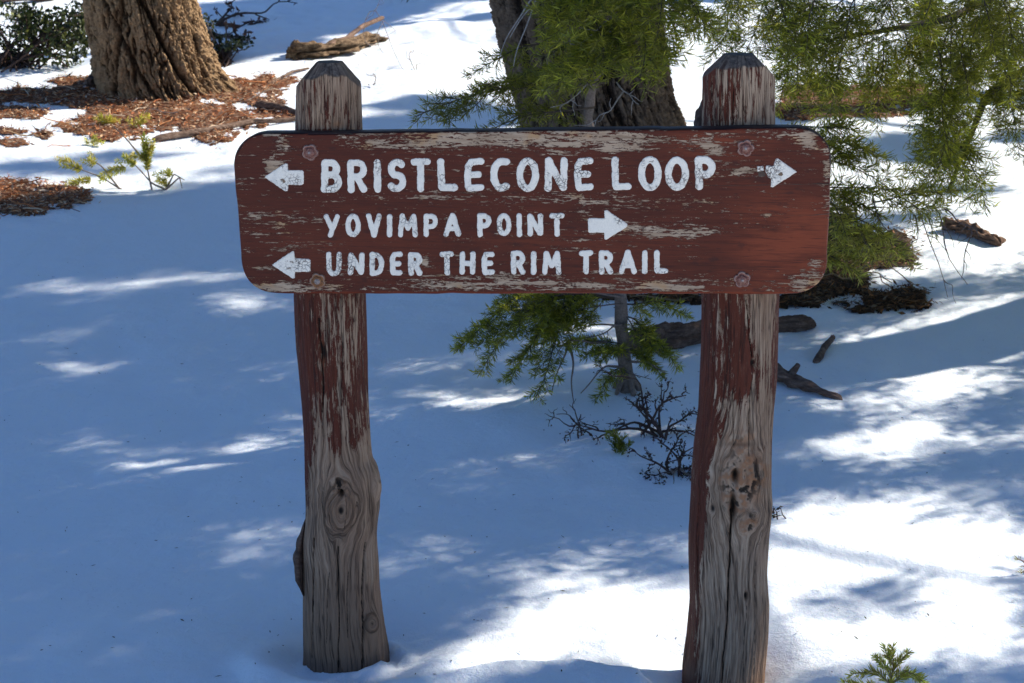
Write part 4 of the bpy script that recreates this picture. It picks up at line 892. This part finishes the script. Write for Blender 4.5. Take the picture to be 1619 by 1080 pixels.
for fx, fy, hh, rad, lab, gyr in ((6.4, 12.4, 11., 3.1, 'fir upslope just outside the view on the right, throwing streaks of shade on bright snow', (5.4, 12.5)), (6.2, 18.0, 10., 3.4, 'tall fir farther upslope outside the view, its shade lying across the top snow', (9.5, 22.))):
    ft = thing('fir_tree', (fx, fy, float(g(fx, fy))), lab, 'tree'); ac = Acc(); z0 = float(g(fx, fy)); ac.tube(np.stack([np.full(20, fx), np.full(20, fy), np.linspace(z0-.1, z0+hh+1, 20)], 1), .2, .03, 12, (.10, .07, .05)); ac.build('trunk', S_TWIG, ft)
    canopy(ft, fx, fy, rad, hh, z0+1.0, (-5, 4.5), gyr, (2., 16.), keep_far, 200000, 6000, 1500, 22, rc, .018)
    l = Acc()
    for k in range(24):
        z_ = z0+1.3+.33*k; a_ = k*2.4; rr_ = rad*.8*max(.1, 1-(z_-z0-1)/hh)**.6; l.tube(curve(np.array([fx, fy, z_+.1]), np.array([fx+rr_*math.cos(a_), fy+rr_*math.sin(a_), z_-.1]), .05, 6, rc), .03, .006, 5, (.10, .07, .05))
    l.build('limb', S_TWIG, ft)
# ------------------------------------------------------------------ needle litter where the snow has melted
LITP = {'orange': np.array([(.50, .18, .065), (.58, .25, .10), (.34, .11, .04), (.60, .38, .22), (.16, .055, .03), (.72, .56, .40)]),
        'dark': np.array([(.10, .05, .025), (.17, .08, .03), (.06, .035, .02), (.28, .12, .04), (.24, .16, .09)])}
def litter(label, ells, pal, n, seed, thr=.40, amp=.85, lift=.012):
    ells = np.array(ells, float); r = np.random.RandomState(seed)
    x0 = (ells[:, 0]-ells[:, 2]*2.0).min(); x1 = (ells[:, 0]+ells[:, 2]*2.0).max(); y0 = max((ells[:, 1]-ells[:, 3]*2.0).min(), -35); y1 = (ells[:, 1]+ells[:, 3]*2.0).max()
    def field(px, py):
        f = np.zeros(np.shape(px))
        for cx, cy, rx, ry in ells: f = np.maximum(f, np.exp(-.69*(((px-cx)/rx)**2+((py-cy)/ry)**2)))
        return f + amp*.5*fbm(px*.018, py*.05, 4, seed, .6)*ss(.03, .35, f)
    nx = int((x1-x0)/2.6); ny = int((y1-y0)/1.7); Xp, Yp = np.meshgrid(np.linspace(x0, x1, nx), np.linspace(y1, y0, ny))
    Gp = G(Xp, Yp); f = field(Xp, Yp); z = Gp[..., 2]+lift*np.clip((f-thr)*4, -1, 1)+.006*fbm(Gp[..., 0]*22, Gp[..., 1]*22, 3, seed)*(f > thr)
    V = Gp.copy(); V[..., 2] = z; F = gridfaces(ny, nx); F = F[(f.ravel()[F] > thr-.03).all(1)]
    us = np.unique(F); mp = -np.ones(f.size, int); mp[us] = np.arange(len(us))
    tn = pal[r.randint(len(pal), size=len(us))]*.22+pal[0]*.12
    root = mesh_obj('needle_litter', V.reshape(-1, 3)[us], mp[F], S_LIT, None, {'tint': tn}); tag(root, label, 'needle litter', None, 'stuff')
    px = r.uniform(x0, x1, n*7); py = r.uniform(y0, y1, n*7); k = field(px, py) > thr+.02+np.where(r.rand(n*7) < .13, .16, .04)*r.randn(n*7); px, py = px[k][:n*2], py[k][:n*2]; gp = G(px, py)
    gp[:, 2] += lift+.004; m = len(gp); d = unit(r.randn(m, 3)*[1, 1, .28]); a = Acc(); big = r.rand(m) < .12
    a.blades(gp, d, unit(np.cross(d, r.randn(m, 3)*[1, 1, .3]+[0, 0, 1.2])), np.where(big, .028, .024)*(.7+r.rand(m)), np.where(big, .011, .0035)*(.8+.6*r.rand(m)), pal[r.randint(len(pal), size=m)]*(.8+.5*r.rand(m, 1)))
    for q in range(int(n/90)):
        i_ = r.randint(m); d_ = unit(r.randn(3)*[1, 1, .12]); a.tube(curve(gp[i_], gp[i_]+d_*r.uniform(.08, .3)+[0, 0, .01], .03, 5, r, .06), .0045*r.uniform(.5, 1.4), .002, 4, pal[r.randint(len(pal))]*.9)
    a.build('litter_pieces', S_LIT, root, smooth=False)['kind'] = 'stuff'
litter('orange brown needle litter around the foot of the furrowed trunk', [(280, 185, 150, 30), (380, 145, 80, 22), (180, 205, 70, 14), (420, 160, 40, 14), (250, 160, 100, 25)], LITP['orange'], 5200, 3)
litter('patch of orange needle litter melted out at the left edge of the snow', [(20, 313, 85, 19), (80, 300, 30, 10)], LITP['orange'], 1500, 4)
litter('broken orange needle litter between the leafy shrubs and the trunk', [(60, 148, 90, 13), (120, 128, 50, 9), (20, 178, 60, 9), (150, 160, 20, 10)], LITP['orange']*.85, 2000, 5, .45)
litter('thin scraps of litter on the snow left of the trunk', [(5, 205, 30, 7), (20, 227, 22, 5), (75, 215, 14, 6)], LITP['orange']*.8, 400, 6, .4)
litter('reddish litter strip on bright snow under the right hanging boughs', [(1330, 160, 110, 20), (1260, 170, 40, 16), (1430, 150, 60, 16), (1380, 180, 60, 8)], LITP['orange']*.85, 2600, 7)
litter('dark damp litter behind the right end of the board', [(1330, 395, 90, 48), (1400, 400, 62, 34), (1300, 445, 80, 30), (1400, 475, 55, 16), (1270, 470, 60, 12), (1200, 430, 120, 40)], LITP['dark'], 5200, 8)
litter('scattered litter scraps in shade below the dark litter', [(1250, 485, 40, 5), (1370, 492, 28, 5), (1450, 487, 20, 4), (1425, 475, 20, 4), (1330, 482, 18, 4)], LITP['dark']*.8, 350, 9, .45)
litter('dark litter seen through the gap below the board behind the sapling', [(1060, 470, 60, 9), (960, 466, 50, 7), (1095, 478, 30, 6)], LITP['dark'], 600, 10, .45)

# ------------------------------------------------------------------ logs, sticks and chips
def log(name, label, cat, pts, r0, r1, seed, tint=(.5, .5, .5), flat=1., group=None, nt=28, rough=.25, mat=None):
    p = np.array(pts, float); n = 60; t = np.linspace(0, len(p)-1, n); c = np.stack([np.interp(t, range(len(p)), p[:, i]) for i in range(3)], 1)
    tg = unit(np.gradient(c, axis=0)); a = unit(np.cross(tg, [0, 0, 1.])); b = np.cross(a, tg); th = np.linspace(0, 2*PI, nt, endpoint=False)
    R = np.interp(t, [0, len(p)-1], [r0, r1])[:, None]*(1+rough*fbm(th[None, :]*2.2+seed, t[:, None]*2.5, 3, seed) + .08*noise2(th[None, :]*9, t[:, None]*.8, seed))
    e = np.minimum(np.arange(n), np.arange(n)[::-1])[:, None]; R = R*ss(-.6, 2.6+1.5*noise2(th[None, :]*2, 0*t[:, None], seed+4), e+.0)
    V = c[:, None, :]+R[..., None]*(np.cos(th)[None, :, None]*a[:, None, :]+flat*np.sin(th)[None, :, None]*b[:, None, :])
    o = mesh_obj(name, V, gridfaces(n, nt, True), mat or S_LOG, None, {'tint': np.tile(tint, (n*nt, 1))}); tag(o, label, cat, group); return o
log('fallen_log', 'dark half buried log lying behind the right post below the board', 'log', [G(990, 558, .02), G(1040, 548, .03), G(1115, 538, .03), G(1200, 524, .025), G(1290, 518, .01)], .055, .032, 3, (.42, .34, .28), rough=.4, nt=60)
log('dead_branch_stub', 'short grey broken branch lying on snow just right of the right post', 'branch', [G(1195, 592, .02), G(1232, 604, .025), G(1275, 618, .02), G(1332, 633, .0)], .042, .012, 5, (.75, .64, .6), .7, rough=.45, nt=60)
log('knobby_stub', 'black knobby stub sticking up out of the grey broken branch', 'branch', [G(1245, 607, .015), G(1262, 606, .05)+np.array([0, 0, .02])], .014, .007, 6, (.35, .28, .25))
log('broken_stick', 'small upright charred stick melted into snow right of the log', 'branch', [G(1290, 575, .0), G(1303, 556, .015), G(1318, 540, .02)], .013, .010, 8, (.45, .36, .3))
log('wood_chunk', 'brown bark chunk on bright snow at the right, under hanging twigs', 'bark', [G(1496, 362, .02), G(1525, 370, .03), G(1550, 380, .03), G(1582, 390, .01)], .042, .026, 9, (1.0, .7, .42), .7, rough=.7, nt=70)
log('bark_slab', 'rough pale slab of bark lying on the bright snow slope above the left post', 'bark', [G(456, 90, .03), G(480, 92, .05), G(540, 84, .05), G(585, 70, .04), G(606, 62, .0)], .115, .05, 11, (1.9, 1.5, 1.15), .5, rough=.8, nt=90, mat=S_BARK3)
log('bark_stick', 'bent brown stick resting on the pale slab of bark', 'stick', [G(520, 92, .10), G(550, 82, .11), G(575, 62, .11), G(608, 46, .10)], .020, .016, 12, (.9, .75, .6))
log('fallen_log', 'smooth grey log across the top left corner behind the leafy shrub', 'log', [G(-260, 12, .06), G(-60, 6, .08), G(98, -2, .08)], .10, .085, 13, (1.0, .95, .95))
log('fallen_branch', 'thin weathered branch from the orange litter to the top left corner of the board', 'branch', [G(240, 226, .02), G(320, 213, .02), G(400, 200, .03), G(440, 196, .02), G(520, 188, .02)], .020, .010, 15, (.9, .85, .75))
log('fallen_branch', 'short dark branch end lying on litter beside the left post cap', 'branch', [G(405, 172, .03), G(440, 176, .03), G(475, 186, .02)], .026, .018, 16, (.8, .65, .5))
log('fallen_branch', 'slim stick on bright snow left of the left post cap, leading to the bark slab', 'branch', [G(430, 133, .01), G(462, 118, .02), G(490, 112, .02)], .012, .008, 17, (.8, .8, .7))
log('broken_stub', 'short black stub leaning on the left foot of the furrowed trunk', 'branch', [G(140, 140, .03), G(160, 125, .06)], .035, .04, 18, (.4, .35, .3))
log('pale_root', 'pale weathered root wood at the left edge under the leafy shrub', 'root', [G(-30, 118, .05), G(15, 102, .06), G(50, 98, .04)], .05, .02, 19, (1.7, 1.3, 1.1))

# ------------------------------------------------------------------ bare shrubs, twigs, sprigs
def shrub(name, label, cat, base, tips, seed, r0=.004, tint=(.09, .055, .045), leaf=0, leafcol=((.07, .035, .03), (.05, .04, .02)), depth=2, n=4, ls=.012, spread=.5, sag=.12):
    r = np.random.RandomState(seed); th = thing(name, base, label, cat); a = Acc(); ends = []
    for tip in tips:
        st0 = base+r.randn(3)*[.02, .02, 0]; c = curve(st0, tip, sag, 12, r, .07); a.tube(c, r0, r0*.35, 5, tint, .2); L = np.linalg.norm(tip-base)
        def rec(c, L, rr, d):
            for k in range(n):
                i = r.randint(3, len(c)); dr = unit(unit(c[min(i, len(c)-1)]-c[max(0, i-2)])+spread*1.3*r.randn(3)); l = L*r.uniform(.18, .42)
                e = c[i]+dr*l; e[2] = max(e[2], float(g(e[0], e[1]))+.004); c2 = curve(c[i], e, .08, 7, r, .1); a.tube(c2, rr*.55, rr*.2, 4, tint, .2); ends.append(e); ends.append(c2[3])
                if d > 1: rec(c2[::1], l, rr*.55, d-1)
        rec(c, L, r0, depth); ends.append(c[-1])
    a.build('stems', S_TWIG, th)
    if leaf:
        e = np.array(ends)[r.randint(len(ends), size=leaf)]+r.randn(leaf, 3)*.008; d = unit(r.randn(leaf, 3)); l = Acc(); lc = np.array(leafcol)
        l.blades(e, d, unit(np.cross(d, r.randn(leaf, 3))), ls*(.6+.8*r.rand(leaf)), ls*.55*(.6+.8*r.rand(leaf)), lc[r.randint(len(lc), size=leaf)]*(.7+.6*r.rand(leaf, 1)))
        o = l.build('leaves', S_LEAF, th, smooth=False); o['kind'] = 'stuff'
    return th
def GT(px, py, up): return G(float(px), float(py), 0.)+np.array([0, 0, up])
b0 = GT(1040, 690, 0); shrub('bare_shrub', 'leafless dark shrub arching over snow left of the right post', 'shrub', b0, [PB(910, 672, b0[1]-.05), PB(985, 600, b0[1]), PB(1085, 625, b0[1]), PB(1100, 690, b0[1]), PB(1000, 640, b0[1]+.05), PB(1050, 620, b0[1]+.1), PB(1090, 655, b0[1]), PB(1020, 630, b0[1]), PB(950, 690, b0[1]-.03)], 21, leaf=240, ls=.010, n=5, depth=2, r0=.005)
b0 = GT(1062, 745, 0); shrub('bare_shrub', 'small leafless bush with withered buds against the left side of the right post', 'shrub', b0, [PB(1005, 715, b0[1]), PB(1018, 768, b0[1]-.03), PB(1040, 700, b0[1]), PB(1100, 705, b0[1]), PB(1070, 690, b0[1]), PB(1095, 760, b0[1]-.03), PB(1085, 790, b0[1]-.07), PB(1045, 785, b0[1]-.06), PB(1100, 735, b0[1])], 22, leaf=420, ls=.010, r0=.0045, n=5, depth=2)
b0 = GT(930, 690, 0); shrub('bare_twig', 'crooked dark twig end poking from snow below the fir sapling', 'twig', b0, [PB(880, 655, b0[1]), PB(900, 640, b0[1]), PB(915, 665, b0[1])], 23, depth=1, n=3, r0=.003)
b0 = GT(1226, 818, 0); shrub('dry_twig', 'tiny dark seed head twig on snow touching the right side of the right post', 'twig', b0, [PB(1234, 804, b0[1]), PB(1222, 800, b0[1]), PB(1236, 815, b0[1])], 24, depth=1, n=2, r0=.0022, leaf=14, ls=.012)
# tuft of green at (975,705)
b0 = GT(980, 718, 0); tf = thing('evergreen_tuft', b0, 'tiny dark green tuft poking out of snow beside the bare shrub', 'plant'); a = Acc()
for k in range(9): needles(a, curve(b0+rb.randn(3)*[.012, .012, 0], PB(958+k*5, 694-rb.uniform(-10, 14), b0[1]+rb.uniform(-.05, .03)), .05, 5, rb), 900, .024, .003, DARKG, rb, 1., .7)
a.build('needles', S_NEED, tf, smooth=False)['kind'] = 'stuff'
# seedling at the left, yellowish
b0 = GT(262, 300, 0); sg = thing('fir_seedling', b0, 'small yellow green fir seedling with bare twigs on bright snow left of the board', 'plant'); a = Acc(); nd = Acc(); YS = b0[1]
paths = [([(262, 300), (235, 305), (195, 310), (120, 322)], [(150, 322, 118, 324), (195, 312, 160, 318)]), ([(262, 300), (240, 290), (215, 262), (200, 250)], [(200, 265, 165, 285), (215, 262, 190, 250)]), ([(240, 300), (232, 262), (232, 215)], [(233, 262, 228, 218), (236, 255, 210, 240), (232, 270, 245, 225)]),
         ([(200, 305), (160, 280), (100, 258)], [(130, 270, 95, 256), (145, 285, 110, 290)]), ([(262, 300), (275, 275), (292, 285)], [(268, 296, 250, 280), (270, 280, 262, 272)]), ([(262, 300), (284, 280), (288, 298)], []), ([(190, 300), (160, 262), (135, 248)], [(150, 262, 135, 248)]), ([(225, 250), (200, 220), (180, 200)], [])]
for pth, nds in paths:
    c = np.array([PB(x, y, YS) for x, y in pth]); t_ = np.linspace(0, len(c)-1, 12); c = np.stack([np.interp(t_, range(len(c)), c[:, i]) for i in range(3)], 1); a.tube(c, .0055, .002, 5, (.30, .23, .18), .2)
    for x0, y0, x1, y1 in nds:
        for q in range(4): needles(nd, curve(PB(x0, y0, YS), PB(x1+rb.uniform(-9, 9), y1+rb.uniform(-7, 7), YS+rb.uniform(-.05, .05)), .05, 6, rb), 620, .032, .0050, YELG, rb, 1.)
a.build('stems', S_TWIG, sg); nd.build('needles', S_NEED, sg, smooth=False)['kind'] = 'stuff'
for (bx, by, tops, lab) in ((165, 192, [(150, 188), (178, 183), (188, 190), (160, 180)], 'low yellow green sprig in orange litter left of the trunk base'), (215, 200, [(205, 190), (222, 186), (232, 182), (210, 200)], 'second yellow green sprig in orange litter in front of the trunk'),
                            (150, 225, [(135, 222), (165, 224), (150, 215)], 'flat yellow green sprig at the snowy edge of the orange litter')):
    b0 = GT(bx, by+6, 0); s_ = thing('green_sprig', b0, lab, 'plant'); nd = Acc()
    for x, y in tops:
        for q in range(3): needles(nd, curve(b0, PB(x+rb.uniform(-5, 5), y+rb.uniform(-3, 3), b0[1]), .05, 5, rb), 420, .035, .004, YELG*.9, rb, 1.)
    nd.build('needles', S_NEED, s_, smooth=False)['kind'] = 'stuff'
# seedling bottom right, sharp and sunlit
b0 = GT(1405, 1100, 0); sg = thing('fir_seedling', b0, 'bright green fir seedling tip poking out of snow at the bottom edge', 'plant'); a = Acc(); nd = Acc(); YS = b0[1]
for pts in ([(1405, 1100), (1412, 1060), (1412, 1022)], [(1410, 1085), (1385, 1060), (1345, 1066)], [(1408, 1085), (1430, 1060), (1458, 1072)], [(1410, 1070), (1395, 1045), (1385, 1036)], [(1411, 1062), (1428, 1040), (1438, 1032)], [(1405, 1100), (1370, 1085), (1330, 1082)], [(1411, 1050), (1402, 1035), (1398, 1022)], [(1411, 1080), (1440, 1062), (1462, 1080)]):
    c = np.array([PB(x, y, YS+rb.uniform(-.02, .02)) for x, y in pts]); t_ = np.linspace(0, 2, 8); c = np.stack([np.interp(t_, range(3), c[:, i]) for i in range(3)], 1); a.tube(c, .0022, .001, 5, (.38, .27, .13)); [needles(nd, c[1:]+.002*rb.randn(3), 900, .023, .0028, YELG*1.15, rb, 1., .85, .3) for _ in (0, 1)]
a.build('stems', S_TWIG, sg); nd.build('needles', S_NEED, sg, smooth=False)['kind'] = 'stuff'
b0 = GT(1632, 905, 0); sg = thing('fir_sprig', b0, 'small green sprig with brown bud at the right edge of the snow', 'plant'); a = Acc(); nd = Acc()
for e in ((1604, 884), (1606, 912), (1615, 895), (1612, 908)):
    c = curve(b0+[0, 0, .01], PB(*e, b0[1]), .05, 6, rb); a.tube(c, .002, .001, 5, (.25, .10, .05)); needles(nd, c[3:], 600, .016, .0022, YELG*.8, rb, 1.)
a.build('stems', S_TWIG, sg); nd.build('needles', S_NEED, sg, smooth=False)['kind'] = 'stuff'
# leafy shrubs at the top left
def leafy(label, ells, Yc, n, seed, pal, ls=.045):
    r = np.random.RandomState(seed); base = G(float(ells[0][0]), float(ells[0][1]+ells[0][3])); th = thing('leafy_shrub', base, label, 'shrub'); a = Acc(); l = Acc()
    w = np.array([e[2]*e[3] for e in ells], float); w /= w.sum()
    for e, wi in zip(ells, w):
        m = int(n*wi); u = unit(r.randn(m, 3))*(r.rand(m, 1)**.38); c = PB(e[0], e[1], Yc); k = Yc/FPX*1.02
        p = c+u*np.array([e[2]*k, .35, e[3]*k]); p = p[fbm3(p[:, 0]*7, p[:, 1]*7, p[:, 2]*7, 2, seed) > -.22]; p[:, 2] = np.maximum(p[:, 2], g(p[:, 0], p[:, 1])+.01); m = len(p)
        d = unit(r.randn(m, 3)+[0, 0, .6]); l.blades(p, d, unit(np.cross(d, r.randn(m, 3))), ls*(.6+.6*r.rand(m)), ls*.6*(.6+.6*r.rand(m)), pal[r.randint(len(pal), size=m)]*(.7+.6*r.rand(m, 1)))
        for q in range(10):
            e2 = p[r.randint(m)]; a.tube(curve(base+r.randn(3)*[.1, .1, 0], e2, .05, 7, r), .008, .003, 5, (.08, .05, .04))
    a.build('stems', S_TWIG, th); l.build('leaves', S_LEAF, th, smooth=False)['kind'] = 'stuff'
PALM = np.array([(.028, .040, .012), (.045, .060, .015), (.07, .085, .02), (.02, .03, .012), (.10, .11, .02)])
leafy('dense dark green leafy shrub filling the top left corner beside the trunk', [(30, 60, 75, 48), (100, 62, 50, 46), (130, 40, 30, 40), (20, 25, 40, 20)], T1Y+.9, 5200, 61, PALM)
leafy('small dark leafy shrub showing just right of the furrowed trunk', [(335, 78, 28, 28), (320, 45, 16, 22), (375, 68, 24, 10), (350, 92, 18, 8)], T1Y+1.2, 1300, 62, PALM*.8)
# fallen dead branches with brown leaves, top
for px0, py0, tips, lab, sd in ((345, 45, [(470, 5), (420, 35), (375, 22), (360, 10), (400, 40)], 'long dead branch with curled brown leaves on blue shaded snow at the top', 71), (330, 60, [(372, 48), (395, 62), (362, 78)], 'little dead twig with brown leaves right of the small leafy shrub', 72)):
    b0 = GT(px0, py0, .03); shrub('dead_branch', lab, 'branch', b0, [PB(x, y, b0[1]+.0+(45-y)*.02) for x, y in tips], sd, r0=.012, tint=(.08, .055, .05), leaf=60, leafcol=((.12, .05, .03), (.07, .035, .025)), depth=1, n=3, ls=.05, spread=.3, sag=.0)
# small dry sprigs on the bright snow
for k, (px0, py0, tips, lab) in enumerate((( 590, 72, [(642, 122), (606, 88), (625, 52)], 'thin dry twig hanging off the bark slab over bright snow'), (662, 112, [(680, 92), (670, 105)], 'tiny pale twig alone on bright snow between the posts'), (588, 136, [(588, 124), (594, 137), (582, 137)], 'tiny three pointed sprig just right of the left post cap'),
                                           (640, 5, [(650, 2), (634, 8)], 'dark scrap of wood at the top edge on the shade line'), (1080, 745, [(1100, 770), (1065, 775)], 'dark fallen twig beside the foot of the small leafless bush'))):
    b0 = GT(px0, py0, .01); shrub('dry_twig', lab, 'twig', b0, [G(float(x), float(y), .02) for x, y in tips], 80+k, r0=.0035, tint=(.22, .17, .14), depth=1, n=2, spread=.2)
# needles and bark crumbs on the snow
rd = np.random.RandomState(90)
px = np.concatenate([rd.uniform(0, 1619, 320), rd.uniform(0, 480, 30), [105, 275, 277, 380, 540, 745, 680, 600]]); py = np.concatenate([400+680*rd.rand(320)**.8, rd.uniform(340, 700, 30), [905, 868, 900, 755, 1010, 1015, 930, 1015]])
gp = G(px, py, .003); m = len(gp); d = unit(rd.randn(m, 3)*[1, 1, .15]); a = Acc(); a.blades(gp, d, unit(np.cross(d, rd.randn(m, 3)*[.3, .3, 0]+[0, 0, 1.])), .006+.014*rd.rand(m)**2, .002+.002*rd.rand(m), np.array([(.05, .035, .025)]*m))
tag(a.build('fallen_debris', S_LIT), 'dark fallen needles and bark crumbs sprinkled over the snow', 'debris', None, 'stuff')
